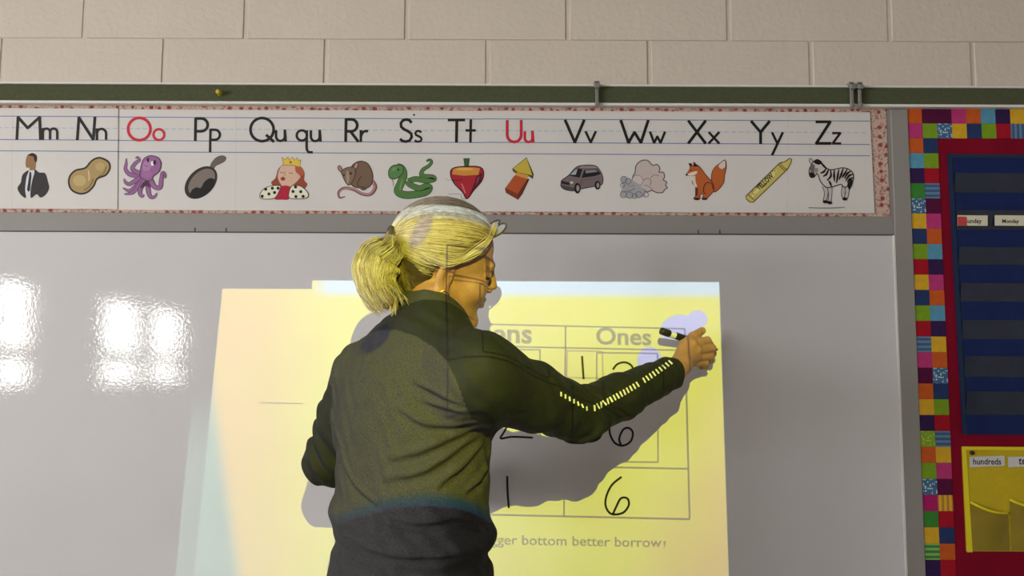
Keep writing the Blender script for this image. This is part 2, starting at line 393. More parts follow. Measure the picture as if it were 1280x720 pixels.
letter(500, [[(14.5, 23.5), (12, 26.5), (8, 27.8), (3.5, 26.5), (1, 23), (1.5, 18.5), (5, 15.5), (10, 13), (14, 10), (14.5, 5.5), (12, 1.5), (7.5, 0), (3, .8), (0, 3.5)]])
letter(518.5, [[(8, 11.5), (6.5, 13), (4.2, 13.6), (1.8, 12.8), (.6, 10.6), (1.6, 8.4), (4.5, 7), (7.6, 5.3), (8.4, 3), (7, .7), (4, 0), (1.4, .5), (0, 2)]], wpx=2.8)
letter(560.5, [[(0, H), (20, H)], [(10.5, H), (10, 0)]])
letter(583.5, [[(5, H), (4.5, 0)], [(-1, 14.5), (10.5, 14.5)]], wpx=3.0)
letter(634, [cup(0, 17.5, H)], M_RED)
letter(656, [cup(0, 9.5, X), [(9.5, X), (10.5, 0)]], M_RED, 3.0)
letter(706.5, [[(0, H), (12, 0), (23.5, H)]])
letter(732, [[(0, X), (6.3, 0), (12.5, X)]], wpx=2.9)
letter(776, [[(0, H), (9.5, 0), (17, 13), (25, 0), (34, H)]])
letter(812.5, [[(0, X), (5, 0), (9, 8), (13, 0), (18.5, X)]], wpx=2.9)
letter(860.5, [[(0, H), (21, 0)], [(21, H), (0, 0)]])
letter(886, [[(0, X), (12.5, 0)], [(12.5, X), (0, 0)]], wpx=2.9)
letter(939, [[(0, H), (11.5, 14), (22.5, H)], [(11.5, 14), (11.5, 0)]])
letter(965, [[(0, X), (6.5, 0)], [(13, X), (0, -14)]], wpx=2.9)
letter(1020, [[(0, H), (17.5, H), (0, .5), (18, .5)]])
letter(1040.5, [[(0, X), (9.5, X), (0, .5), (10, .5)]], wpx=2.8)
reparent(obj('pencil_dot', *(lambda q: ([(q[0][i][0], q[0][i][1], q[0][i][2]) for i in range(len(q[0]))], q[1]))((lambda V, Fc, MI: (polyfill(V, Fc, MI, ell(517.5, 143.5, 1.4, 1.2, 0, 10), 0, YA - .0004), (V, Fc))[1])([], [], [])), M_LET), cB)
M_FOLD = mat('card_fold', (.60, .575, .57), .5, .3)
for px, par, y0 in ((16, cA, YBk), (295, cB, YA), (985, cC, YC - .0018)):
    V, Fc, MI = [], [], []; polystroke(V, Fc, MI, [(px, 138 + px * .004), (px - 1, 261 + px * .003)], .8, 0, y0 - .0001, False)
    reparent(obj('fold_crease', V, Fc, M_FOLD), par)

# ---- pictures: flat print, one mesh each, outlines in pixels of a magnified crop (ox, oy, scale)
PAL = {}
def pm(r, g, b):
    k = (r, g, b)
    if k not in PAL: PAL[k] = mat('print_%d_%d_%d' % k, srgb(*k), .55, .25)
    return PAL[k]
class Pic:
    def __init__(s, name, ox, oy, k, x): s.n, s.o, s.k, s.V, s.F, s.MI, s.ms = name, (ox, oy), k, [], [], [], []; s.c, s.y = card_of(x); s.lay = 0
    def _m(s, c):
        m = pm(*c)
        if m not in s.ms: s.ms.append(m)
        return s.ms.index(m)
    def t(s, P): return [(s.o[0] + p[0] / s.k, s.o[1] + p[1] / s.k) for p in P]
    def ny(s): s.lay += 1; return s.y - .0002 - .00006 * s.lay
    def fill(s, c, P, smooth=True): polyfill(s.V, s.F, s.MI, s.t(P), s._m(c), s.ny(), smooth); return s
    def line(s, c, P, wz, smooth=True, closed=False):
        wz = [q / s.k for q in wz] if isinstance(wz, (list, tuple)) else wz / s.k
        polystroke(s.V, s.F, s.MI, s.t(P), wz, s._m(c), s.ny(), smooth, closed=closed); return s
    def out(s, c, oc, P, wz=10, smooth=True): s.fill(c, P, smooth); return s.line(oc, P, wz, smooth, True)
    def done(s): return reparent(obj(s.n, s.V, s.F, s.ms, mi=s.MI), s.c)
p = Pic('man_picture', 0, 185, 8.533, 40)
SK, SUIT, OUT = (150, 110, 75), (48, 44, 48), (28, 25, 27)
p.fill(SK, [(300, 75), (345, 60), (385, 90), (388, 140), (378, 230), (345, 255), (318, 245), (318, 214), (285, 210), (275, 165), (283, 110)])
p.fill((40, 30, 28), [(300, 78), (345, 55), (390, 75), (400, 115), (388, 155), (370, 130), (360, 95), (330, 85)])
p.fill((214, 214, 222), [(318, 240), (375, 238), (380, 300), (345, 520), (300, 530), (270, 500), (280, 300)], False)
p.fill(SUIT, [(310, 240), (245, 285), (225, 370), (190, 430), (225, 500), (280, 533), (272, 440), (285, 320)])
p.fill(SUIT, [(375, 228), (420, 262), (485, 272), (515, 360), (528, 430), (490, 500), (435, 530), (395, 495), (335, 535), (330, 450), (350, 340), (370, 270)])
p.fill((45, 45, 52), [(318, 258), (336, 258), (340, 300), (325, 450), (308, 472), (292, 445), (314, 300)], False)
p.line(OUT, [(390, 480), (430, 440), (470, 330)], 6); p.done()
p = Pic('peanut_picture', 0, 185, 8.533, 110)
pn = [(1080, 108), (1160, 150), (1175, 220), (1130, 290), (1040, 330), (1000, 410), (930, 475), (850, 488), (770, 450), (738, 380), (750, 300), (810, 240), (910, 215), (970, 150), (1020, 115)]
p.out((172, 146, 98), (55, 40, 32), pn, 20)
p.fill((190, 166, 116), ell(850, 350, 70, 60)); p.fill((184, 160, 112), ell(1070, 200, 50, 45))
p.line((205, 185, 140), [(945, 240), (955, 300), (950, 350)], 16)
p.line((130, 105, 65), [(1000, 330), (960, 410), (900, 450)], 14); p.line((130, 105, 65), [(1140, 200), (1110, 270), (1050, 310)], 12); p.done()
p = Pic('octopus_picture', 140, 185, 8.533, 190)
PU, PD = (150, 100, 152), (96, 62, 98)
for P in ([(330, 300), (200, 285), (145, 230), (150, 170), (152, 110)], [(330, 280), (250, 250), (215, 215), (250, 160), (290, 130), (270, 98), (250, 112)],
          [(320, 310), (230, 360), (180, 385), (140, 360), (130, 325)], [(340, 320), (240, 420), (180, 455), (115, 425)], [(330, 330), (250, 440), (210, 480), (130, 492)],
          [(350, 330), (300, 440), (300, 490), (320, 515), (345, 500)], [(385, 330), (385, 450), (410, 520), (450, 520), (480, 480)], [(400, 320), (450, 410), (510, 420), (525, 330), (540, 262), (565, 285), (565, 325)]):
    p.line(PD, P, [58, 52, 44, 34, 14]); p.line(PU, P, [44, 38, 30, 22, 6])
hd = [(430, 82), (500, 110), (522, 180), (500, 250), (440, 300), (420, 340), (380, 350), (330, 330), (300, 300), (305, 220), (330, 130), (375, 92)]
p.out(PU, PD, hd, 10); p.fill((176, 126, 176), ell(375, 190, 45, 70, 20)); p.fill((160, 108, 160), ell(370, 280, 50, 40))
p.fill((60, 38, 62), ell(384, 128, 14, 24)); p.fill((235, 230, 235), ell(432, 165, 18, 26)); p.fill((50, 30, 52), ell(455, 155, 16, 26)); p.line(PD, [(345, 185), (370, 195), (385, 188)], 6)
p.fill((84, 44, 80), [(330, 370), (380, 350), (400, 420), (360, 400), (300, 430)]); p.done()
p = Pic('frying_pan_picture', 140, 185, 8.533, 250)
p.fill((105, 96, 92), [(1045, 195), (1070, 140), (1120, 92), (1180, 78), (1218, 100), (1205, 140), (1150, 172), (1110, 190), (1080, 225)])
p.fill((52, 45, 43), ell(948, 368, 205, 138, -45)); p.fill((128, 115, 108), ell(955, 362, 172, 105, -45))
p.fill((28, 26, 28), [(830, 520), (850, 450), (900, 418), (945, 425), (985, 360), (1040, 322), (1090, 335), (1085, 400), (1030, 470), (950, 525), (880, 540)])
p.done()
p = Pic('queen_picture', 310, 185, 7.758, 355)
HR = (150, 72, 52)
p.fill(HR, [(330, 170), (290, 210), (265, 290), (225, 330), (245, 365), (330, 370), (450, 360), (540, 395), (575, 350), (545, 310), (548, 240), (510, 180), (420, 150)])
p.out((216, 178, 158), (120, 80, 66), [(335, 165), (300, 210), (285, 280), (310, 345), (350, 388), (400, 380), (460, 340), (510, 280), (490, 250), (470, 190), (420, 160)], 5)
p.fill((176, 92, 62), [(460, 180), (500, 175), (545, 230), (525, 265), (490, 255), (462, 225)])
p.out((222, 190, 80), (140, 105, 40), [(345, 165), (330, 88), (360, 115), (382, 85), (405, 118), (430, 88), (450, 120), (475, 95), (488, 125), (512, 112), (500, 185), (430, 165)], 6, False)
p.fill((150, 100, 30), ell(413, 138, 12, 12)); p.fill((150, 60, 55), ell(338, 298, 22, 18)); p.line((130, 85, 75), [(310, 232), (330, 240), (348, 236)], 6); p.line((130, 85, 75), [(395, 238), (418, 246), (435, 240)], 6); p.line((180, 130, 112), [(365, 225), (352, 258), (368, 262)], 5)
p.fill((176, 28, 60), [(318, 375), (410, 380), (400, 490), (330, 500), (255, 488)])
EW = (228, 224, 205)
p.out(EW, (60, 55, 52), [(300, 365), (315, 385), (270, 475), (210, 495), (130, 490), (115, 455), (150, 400), (220, 368)], 7)
p.out(EW, (60, 55, 52), [(430, 365), (510, 370), (570, 420), (585, 465), (545, 490), (410, 488), (398, 430)], 7)
for x, y in ((172, 400), (236, 390), (292, 390), (203, 446), (258, 432), (138, 468), (437, 422), (512, 424), (465, 472), (535, 470), (462, 378)): p.fill((30, 28, 30), ell(x, y, 15, 15, 0, 10))
p.done()
p = Pic('rat_picture', 310, 185, 7.758, 445)
p.line((110, 72, 74), [(1205, 320), (1235, 380), (1190, 445), (1110, 445), (1020, 400), (930, 390), (880, 430), (890, 480), (940, 470)], [40, 36, 32, 28, 12])
p.line((176, 128, 130), [(1205, 320), (1225, 380), (1185, 440), (1110, 440), (1020, 396), (930, 394), (886, 430), (892, 474), (930, 470)], [26, 24, 20, 14, 4])
p.out((118, 94, 78), (62, 48, 42), [(1010, 170), (1080, 128), (1160, 150), (1205, 240), (1205, 330), (1160, 385), (1060, 385), (1000, 350), (985, 250)], 9)
p.out((128, 104, 88), (66, 52, 46), [(905, 225), (960, 190), (1030, 190), (1040, 260), (1005, 340), (975, 360), (945, 330), (915, 265)], 8)
p.out((170, 130, 122), (66, 52, 46), ell(892, 200, 18, 30, -25), 7); p.out((186, 140, 132), (66, 52, 46), ell(1047, 172, 18, 32, 20), 7)
p.fill((40, 30, 28), ell(996, 246, 10, 12)); p.fill((40, 30, 28), ell(930, 262, 7, 10)); p.fill((165, 142, 124), [(955, 230), (975, 230), (985, 300), (970, 345), (952, 320)])
p.line((75, 58, 50), [(1100, 270), (1060, 340), (1080, 370), (1140, 380)], 7); p.fill((100, 78, 66), ell(1120, 395, 30, 16)); p.done()
p = Pic('snake_picture', 475, 185, 8.533, 515)
GD, GN, GL = (44, 70, 40), (82, 122, 68), (118, 148, 92)
def snk(P, a, bb): p.line(GD, P, a); p.line(GN, P, bb)
snk([(495, 140), (530, 125), (550, 150), (520, 190), (460, 230), (440, 280), (470, 300), (560, 310), (570, 335), (480, 345), (380, 330), (300, 355)], [24, 40, 52, 64, 64], [10, 28, 40, 52, 52])
snk([(290, 350), (320, 390), (420, 430), (490, 410), (525, 425), (490, 470), (380, 495), (260, 500), (190, 460), (220, 380), (250, 290), (230, 220), (180, 200)], [60, 76, 84, 90, 80], [48, 64, 70, 76, 66])
p.out((88, 132, 76), GD, [(170, 180), (240, 190), (245, 260), (200, 310), (140, 330), (100, 310), (92, 250), (120, 200)], 10)
p.line(GL, [(240, 330), (220, 400), (215, 450)], 16); p.fill(GL, ell(150, 225, 30, 18, -30)); p.fill((30, 40, 26), ell(196, 230, 9, 14, -30)); p.line((160, 120, 112), [(128, 335), (142, 370), (140, 405)], 8)
p.done()
p = Pic('spinning_top_picture', 475, 185, 8.533, 580)
p.fill((62, 92, 56), [(888, 108), (958, 108), (946, 210), (902, 210)], False)
p.out((168, 36, 52), (56, 20, 26), [(780, 215), (930, 195), (1070, 205), (1105, 265), (1085, 350), (1000, 450), (928, 540), (880, 470), (790, 375), (752, 280)], 12)
p.fill((205, 140, 62), [(780, 222), (850, 205), (1000, 205), (1065, 215), (1050, 285), (900, 295), (770, 280)], False)
p.fill((222, 168, 84), ell(900, 225, 95, 16)); p.fill((88, 22, 36), [(1030, 300), (1090, 260), (1080, 350), (960, 490), (1000, 390)], False); p.fill((150, 60, 100), [(1040, 320), (1062, 300), (1050, 350), (1020, 400)], False)
p.line((110, 30, 40), [(760, 338), (820, 345), (880, 338)], 10); p.line((214, 110, 112), [(870, 380), (910, 480)], 16); p.line((130, 128, 130), [(728, 490), (860, 495), (870, 540), (915, 542)], 5); p.line((150, 148, 150), [(700, 320), (720, 345), (755, 340)], 5)
p.done()
p = Pic('arrow_picture', 620, 185, 8.473, 650)
p.fill((70, 40, 26), [(190, 300), (95, 430), (105, 475), (235, 550), (280, 490), (355, 330)], False)
p.fill((178, 84, 42), [(205, 285), (100, 425), (230, 490), (310, 360), (335, 330)], False); p.fill((110, 46, 32), [(310, 360), (340, 330), (262, 512), (232, 545), (228, 492)], False); p.fill((126, 56, 38), [(100, 428), (228, 492), (232, 542), (110, 470)], False)
p.fill((80, 72, 34), [(322, 100), (172, 222), (180, 250), (210, 270), (345, 300), (390, 330), (400, 280)], False); p.fill((198, 176, 66), [(322, 108), (182, 220), (230, 258), (385, 292)], False); p.fill((205, 150, 70), [(218, 258), (345, 290), (330, 330), (205, 290)], False)
p.done()
p = Pic('van_picture', 620, 185, 8.473, 728)
VB = (118, 104, 108)
p.out(VB, (48, 42, 46), [(690, 370), (700, 340), (770, 290), (850, 205), (930, 185), (1050, 190), (1100, 240), (1130, 310), (1125, 380), (1080, 400), (900, 435), (830, 455), (740, 445), (690, 410)], 9)
p.fill((150, 138, 142), [(890, 195), (1050, 195), (1085, 215), (960, 212), (900, 215)], False)
p.fill((28, 27, 30), [(775, 290), (850, 218), (915, 225), (885, 315), (800, 300)], False); p.fill((172, 176, 186), [(785, 285), (845, 228), (862, 225), (845, 285)], False)
p.fill((26, 25, 28), [(935, 235), (1060, 220), (1110, 275), (1040, 300), (905, 318)], False); p.fill((130, 130, 138), [(945, 240), (1055, 228), (1075, 255), (950, 270)], False)
p.fill((36, 32, 36), [(695, 350), (780, 370), (775, 395), (695, 378)], False); p.fill((205, 200, 190), ell(800, 368, 18, 12)); p.fill((80, 70, 74), [(692, 395), (830, 425), (830, 450), (740, 445), (695, 415)], False)
for x, y, a, c2 in ((862, 428, 34, 56), (1074, 396, 30, 46)): p.fill((24, 22, 24), ell(x, y, a, c2)); p.fill((150, 145, 148), ell(x + 4, y, a * .5, c2 * .6))
p.line((90, 80, 84), [(905, 330), (900, 400)], 5); p.line((90, 80, 84), [(900, 345), (1100, 320)], 4); p.done()
p = Pic('wind_cloud_picture', 765, 185, 8.533, 800)
CO, CF = (92, 84, 88), (196, 182, 180)
p.out(CF, CO, [(245, 260), (255, 190), (310, 138), (380, 135), (430, 185), (480, 178), (510, 220), (500, 260), (545, 260), (560, 310), (545, 340), (582, 365), (570, 400), (590, 425), (560, 445), (540, 475), (480, 478), (420, 455), (370, 470), (320, 430), (260, 390), (215, 350), (225, 300)], 11)
p.out((205, 192, 192), (140, 118, 124), [(215, 340), (245, 295), (300, 300), (330, 350), (310, 390), (250, 390)], 6); p.line((140, 112, 120), [(330, 345), (380, 325), (415, 350), (405, 400)], 8); p.line((140, 112, 120), [(340, 400), (390, 410), (440, 460)], 7); p.line((140, 112, 120), [(410, 320), (450, 290), (500, 300)], 7)
p.fill((166, 166, 172), [(95, 330), (130, 305), (180, 330), (220, 350), (300, 400), (350, 470), (330, 520), (200, 530), (100, 520), (90, 470), (110, 420)])
for x, y, r in ((125, 338, 34), (170, 355, 30), (120, 500, 32), (185, 505, 34), (285, 500, 32), (240, 515, 26), (360, 500, 26), (110, 400, 22)): p.line((108, 110, 120), ell(x, y, r, r, 0, 14), 7, closed=True)
p.line((110, 110, 122), [(110, 470), (200, 455), (240, 430)], 7); p.line((125, 125, 132), [(150, 375), (190, 410), (240, 400)], 6); p.done()
p = Pic('fox_picture', 765, 185, 8.533, 880)
FO, FD = (184, 96, 48), (78, 46, 34)
p.out(FO, FD, [(1065, 400), (1060, 290), (1090, 215), (1150, 165), (1205, 130), (1218, 200), (1200, 290), (1190, 370), (1140, 440), (1085, 470)], 8)
p.fill((214, 202, 196), [(1135, 190), (1200, 135), (1205, 200), (1190, 215), (1165, 225)])
p.out(FO, FD, [(830, 220), (880, 180), (930, 200), (1000, 290), (1070, 370), (1085, 450), (1040, 510), (990, 550), (960, 545), (975, 500), (940, 500), (935, 545), (900, 555), (870, 540), (895, 500), (890, 420), (855, 370), (865, 310)], 8)
p.fill(FO, [(785, 285), (820, 230), (830, 190), (870, 180), (910, 195), (925, 240), (900, 280), (850, 295), (800, 298)])
p.fill((40, 28, 26), [(812, 165), (850, 165), (850, 200), (830, 200)], False); p.fill((46, 30, 26), [(865, 145), (885, 160), (915, 200), (870, 200)], False); p.fill((228, 214, 204), [(800, 285), (850, 260), (905, 250), (895, 280), (850, 295)])
p.fill((222, 206, 192), [(858, 310), (885, 300), (890, 360), (905, 410), (890, 420), (860, 370)]); p.fill((30, 24, 24), ell(794, 288, 12, 10)); p.fill((30, 24, 24), ell(838, 238, 8, 7))
p.line(FD, [(1075, 440), (1060, 380), (1010, 372), (980, 410), (975, 470), (1000, 495)], 9); p.fill((92, 50, 36), [(885, 425), (915, 430), (910, 510), (885, 510)], False); p.fill((60, 36, 30), ell(900, 545, 34, 12)); p.fill((60, 36, 30), ell(985, 545, 32, 12)); p.done()
p = Pic('crayon_picture', 920, 185, 7.111, 960)
OC = (92, 84, 50)
p.out((200, 186, 100), OC, [(85, 430), (380, 140), (410, 125), (460, 185), (150, 485), (120, 480), (90, 455)], 9, False)
p.out((206, 190, 96), OC, [(390, 140), (440, 118), (478, 92), (494, 100), (488, 130), (462, 180), (440, 192)], 8, False)
p.fill((222, 212, 140), [(150, 400), (340, 205), (360, 225), (340, 250), (160, 425), (140, 420)]); p.line(OC, [(105, 415), (160, 465)], 7); p.line(OC, [(375, 150), (430, 205)], 7); p.line((140, 128, 60), [(150, 375), (140, 405), (175, 415)], 5); p.line((140, 128, 60), [(310, 210), (350, 205), (350, 240)], 5)
cr = p.done()
v, f = text2d('YELLOW', 1.0, .025); wd = v[:, 0].max(); k_ = 190 / wd; ca, sa = math.cos(RAD(43)), math.sin(RAD(43))
V = []
for a, bb in v:
    zx, zy = a * k_ * .98, bb * k_ * 1.35
    q = at(920 + (200 + zx * ca - zy * sa) / 7.111, 185 + (382 - zx * sa - zy * ca) / 7.111); V.append((q.x, YC - .0018 - .0012, q.z))
_l = obj('crayon_lettering', V, f, M_LET); reparent(_l, cC)
p = Pic('zebra_picture', 920, 185, 7.111, 1040)
ZO, ZW, ZB = (45, 42, 44), (205, 198, 196), (24, 22, 24)
for P in ([(785, 340), (800, 400), (785, 480)], [(830, 340), (835, 410), (828, 485)], [(965, 330), (950, 400), (960, 455)], [(985, 330), (985, 400), (972, 450)]):
    p.line(ZO, P, [50, 38, 34]); p.line((190, 184, 182), P, [38, 26, 22])
p.out(ZW, ZO, [(735, 110), (790, 170), (840, 195), (950, 178), (1020, 205), (1042, 260), (1020, 320), (960, 350), (930, 325), (860, 345), (800, 350), (750, 300), (720, 230), (690, 262), (655, 255), (650, 190), (690, 120)], 9)
p.fill(ZB, ell(672, 240, 26, 26)); p.fill(ZB, [(690, 120), (720, 100), (760, 125), (740, 150), (700, 140)]); p.out((200, 190, 188), ZO, ell(664, 118, 14, 24, -20), 6); p.fill((110, 104, 104), [(660, 160), (695, 150), (690, 215), (660, 215)])
p.fill((150, 142, 140), [(700, 180), (730, 190), (715, 225), (692, 215)])
for P in ([(735, 115), (780, 165), (800, 185)], [(800, 180), (775, 215), (745, 225)], [(820, 190), (800, 235), (770, 255)], [(835, 195), (840, 250), (805, 290)], [(870, 195), (868, 250), (872, 300)], [(910, 190), (900, 250), (890, 315)], [(950, 182), (930, 240), (912, 285)], [(985, 190), (955, 240), (940, 265)], [(1015, 208), (985, 230), (960, 275)], [(1035, 235), (1000, 250), (970, 295)], [(1040, 265), (1005, 280), (985, 310)], [(820, 290), (835, 320), (845, 345)]):
    p.line(ZB, P, [8, 20, 8])
p.fill(ZB, [(1020, 280), (1035, 300), (1020, 350), (1000, 370), (985, 330), (1000, 300)])
for x, y in ((790, 480), (828, 488), (962, 455)): p.fill(ZB, ell(x, y, 22, 14))
p.line((140, 134, 132), [(640, 532), (800, 536), (960, 528)], 8); p.done()
# ================================================================ bulletin board at the right
M_CRIM = mat('crimson_paper', srgb(126, 12, 38), .85, .1, .15, 60, .12, 12)
xb0 = at(1134, 137).x; xb1 = xb0 + 1.05; zb1 = z_rail_b - .002
bul = tag(empty('bulletin_board', (xb0 + .5, PY, Z_BB)), 'bulletin board covered in crimson paper beside the whiteboard', 'bulletin board')
reparent(box('crimson_paper', (x_post_r + .001, .002, Z_BB), (xb1, .006, zb1), M_CRIM), bul)
reparent(box('backing_panel', (x_post_r + .001, .006, Z_BB), (xb1, YW - .006, zb1), M_GREY), bul)
C = dict(orange=srgb(214, 98, 40), plum=srgb(92, 20, 66), pink=srgb(200, 62, 130), ltblue=srgb(96, 162, 196), indigo=srgb(56, 32, 84), yellow=srgb(232, 182, 50),
         lime=srgb(132, 172, 40), navy=srgb(44, 62, 112), red=srgb(178, 22, 44), green=srgb(64, 142, 58), magenta=srgb(184, 32, 112))
def patch_mat(name):
    if name in C: return mat('patch_' + name, tuple(q * .8 for q in C[name]), .75, .15, .2, 250, .10, 60)
    key = 'patch_' + name
    if key in MATS: return MATS[key]
    m = bpy.data.materials.new(key); m.use_nodes = True; MATS[key] = m; nt = m.node_tree; b = nt.nodes['Principled BSDF']; b.inputs['Roughness'].default_value = .75
    tc = nt.nodes.new('ShaderNodeTexCoord')
    if 'dots' in name:
        v = nt.nodes.new('ShaderNodeTexVoronoi'); v.inputs['Scale'].default_value = 190; v.inputs['Randomness'].default_value = .5; nt.links.new(tc.outputs['Object'], v.inputs['Vector'])
        st = [(0, srgb(196, 216, 226)), (.36, srgb(196, 216, 226)), (.46, srgb(52, 98, 140))] if name == 'dots' else [(0, srgb(190, 205, 60)), (.3, srgb(190, 205, 60)), (.45, srgb(122, 158, 36))]
        r = ramp(v.outputs['Distance'], st, nt_=nt)
    else:
        wv = nt.nodes.new('ShaderNodeTexWave'); wv.inputs['Scale'].default_value = 26; wv.inputs['Distortion'].default_value = .6; wv.inputs['Detail'].default_value = 1
        wv.bands_direction = 'X' if 'v' in name.split('_')[1:] else 'Z'; nt.links.new(tc.outputs['Object'], wv.inputs['Vector'])
        cc = {'bluestripe': ((52, 84, 128), (96, 128, 160)), 'yellowstripe': ((222, 170, 44), (176, 122, 40)), 'greenstripe': ((48, 120, 60), (130, 178, 84))}[name.split('_')[0]]
        r = ramp(wv.outputs['Fac'], [(.35, srgb(*cc[0])), (.65, srgb(*cc[1]))], nt_=nt)
    nt.links.new(r.outputs[0], b.inputs['Base Color']); return m
ROWS = [('pink', 'lime'), ('orange', 'navy'), ('ltblue', 'lime'), ('indigo', 'red'), ('green', 'bluestripe_h'), ('dots', 'plum'), ('yellow', 'pink'), ('navy', 'orange'), ('lime', 'ltblue'), ('red', 'indigo'),
        ('yellow', 'pink'), ('navy', 'orange'), ('lime', 'ltblue'), ('red', 'indigo'), ('bluestripe_h', 'yellow'), ('pink', 'orange'), ('plum', 'dots'), ('orange', 'navy'), ('yellow', 'lime'), ('indigo', 'red'),
        ('limedots', 'bluestripe_h'), ('orange', 'yellow'), ('lime', 'pink'), ('dots', 'plum'), ('magenta', 'yellowstripe_v'), ('green', 'red'), ('yellow', 'navy'), ('greenstripe_h', 'orange'), ('indigo', 'red')]
TOP0 = ['orange', 'plum', 'plum', 'pink', 'orange', 'ltblue', 'indigo', 'yellow', 'navy', 'orange', 'lime', 'ltblue']
TOP1 = ['dots', 'yellow', 'navy', 'lime', 'red', 'bluestripe_v', 'pink', 'orange', 'green', 'plum']
bord = tag(empty('patchwork_border', (xb0, -.001, Z_BB)), 'patchwork paper border of bright coloured squares around the crimson bulletin board', 'border')
z_top = at(1137, 135.5).z; z_bot = at(1160, 707).z
RP = (z_top - z_bot) / 29.35; CW = .0368
patch_me = {}
def patch(i, j, name):
    if name not in patch_me:
        t = box('patch', (-CW / 2 + .0002, -.0006, -RP / 2 + .0002), (CW / 2 - .0002, .0008, RP / 2 - .0002), patch_mat(name)); patch_me[name] = t.data; bpy.data.objects.remove(t)
    o = bpy.data.objects.new('patch', patch_me[name]); COL.objects.link(o)
    o.location = (xb0 + (j + .5) * CW + random.uniform(-.0004, .0004), .001 + random.uniform(-.0003, 0), z_top - (i + .5) * RP); o.rotation_euler.y = random.uniform(-.006, .006)
    reparent(o, bord)
for j, n in enumerate(TOP0): patch(0, j, n)
for i, (a, b_) in enumerate(ROWS): patch(i + 1, 0, a); patch(i + 1, 1, b_)
for j, n in enumerate(TOP1): patch(1, j + 2, n)
for i in range(30, 33): patch(i, 0, ROWS[i - 28][0]); patch(i, 1, ROWS[i - 28][1])

# navy pocket chart
M_NAVY = mat('navy_nylon', srgb(16, 34, 86), .7, .25, .25, 120, .12, 25)
M_POCK = mat('clear_pocket_over_navy', srgb(34, 42, 62), .22, .5, .5, 22, .15, 18)
M_NAVB = mat('navy_binding', srgb(34, 48, 76), .75, .2)
nv = tag(empty('pocket_chart', (at(1184, 540).x, -.002, at(1203, 543).z)), 'navy blue calendar pocket chart with rows of clear pockets and day cards', 'pocket chart')
def strip(name, px_l0, y0, px_l1, y1, px_r, yf, yb, m, par):
    return quad_sheet(name, [(px_l0, y0), (px_r, y0 + 1.5), (px_r + 6, y1 + 1.5), (px_l1, y1)], yf, yb, m, par)
def nx(y): return 1184 + (y - 193) * (19 / 350)
strip('chart_backing', nx(193), 193, nx(543), 543, 1470, -.002, .0018, M_NAVY, nv)
strip('side_binding', nx(193), 193, nx(543), 543, 1191, -.0035, -.002, M_NAVB, nv) if False else None
quad_sheet('side_binding', [(nx(193), 193), (nx(193) + 5, 193), (nx(543) + 5, 543), (nx(543), 543)], -.004, -.002, M_NAVB, nv)
quad_sheet('top_binding', [(nx(193), 193), (1470, 194.5), (1470, 199.5), (nx(198), 198)], -.0042, -.002, M_NAVB, nv)
for (a, b_) in ((217, 241), (263, 287), (309, 331), (354, 377), (400, 424), (445, 471), (489, 518)):
    V = []; n = 15; xs = np.linspace(nx(a) + 7, 1470, n)
    for t in (0, 1):
        for x in xs:
            q = at(x, (a if t == 0 else b_) + (x - 1184) * .005); V.append((q.x, -.0032 - (.0055 if t == 0 else .0) * (.6 + .4 * math.sin(x * .11 + a)), q.z))
    reparent(obj('clear_pocket', V, [(i, n + i, n + i + 1, i + 1) for i in range(n - 1)], M_POCK, smooth=True), nv)
M_CREAM = mat('day_card', srgb(214, 210, 190), .6, .2, .05, 30)
def text_on(name, s, x0, y0, width, m, y, par, bold=.02, squash=1.0):
    v, f = text2d(s, 1.0, bold); k = width / v[:, 0].max(); V = []
    for a, bb in v: q = at(x0 + a * k, y0 - bb * k * squash + a * k * .005); V.append((q.x, y, q.z))
    o = obj(name, V, f, m); reparent(o, par); return o
for (x0, x1, s, lab) in ((1194, 1231.5, 'Sunday', 'cream Sunday card with a red corner in the navy pocket chart'), (1240.5, 1279, 'Monday', 'cream Monday card in the navy pocket chart'), (1288, 1326, None, 'blank cream day card in the navy pocket chart')):
    cd = tag(empty('day_card', at((x0 + x1) / 2, 283.5, -.011)), lab, 'card', 'day cards in the navy chart')
    quad_sheet('card_sheet', [(x0, 270), (x1, 270.3), (x1, 283.3), (x0, 283)], -.0115, -.0105, M_CREAM, cd)
    if s: text_on('day_lettering', s, x0 + 9, 279.6, 21, M_LET, -.0117, cd, .02, 1.0)
    if s == 'Sunday': quad_sheet('red_corner', [(x0, 271.5), (x0 + 11, 272), (x0 + 11.5, 283), (x0, 282.8)], -.0122, -.0115, mat('red_sticker', srgb(190, 70, 70), .6), cd)

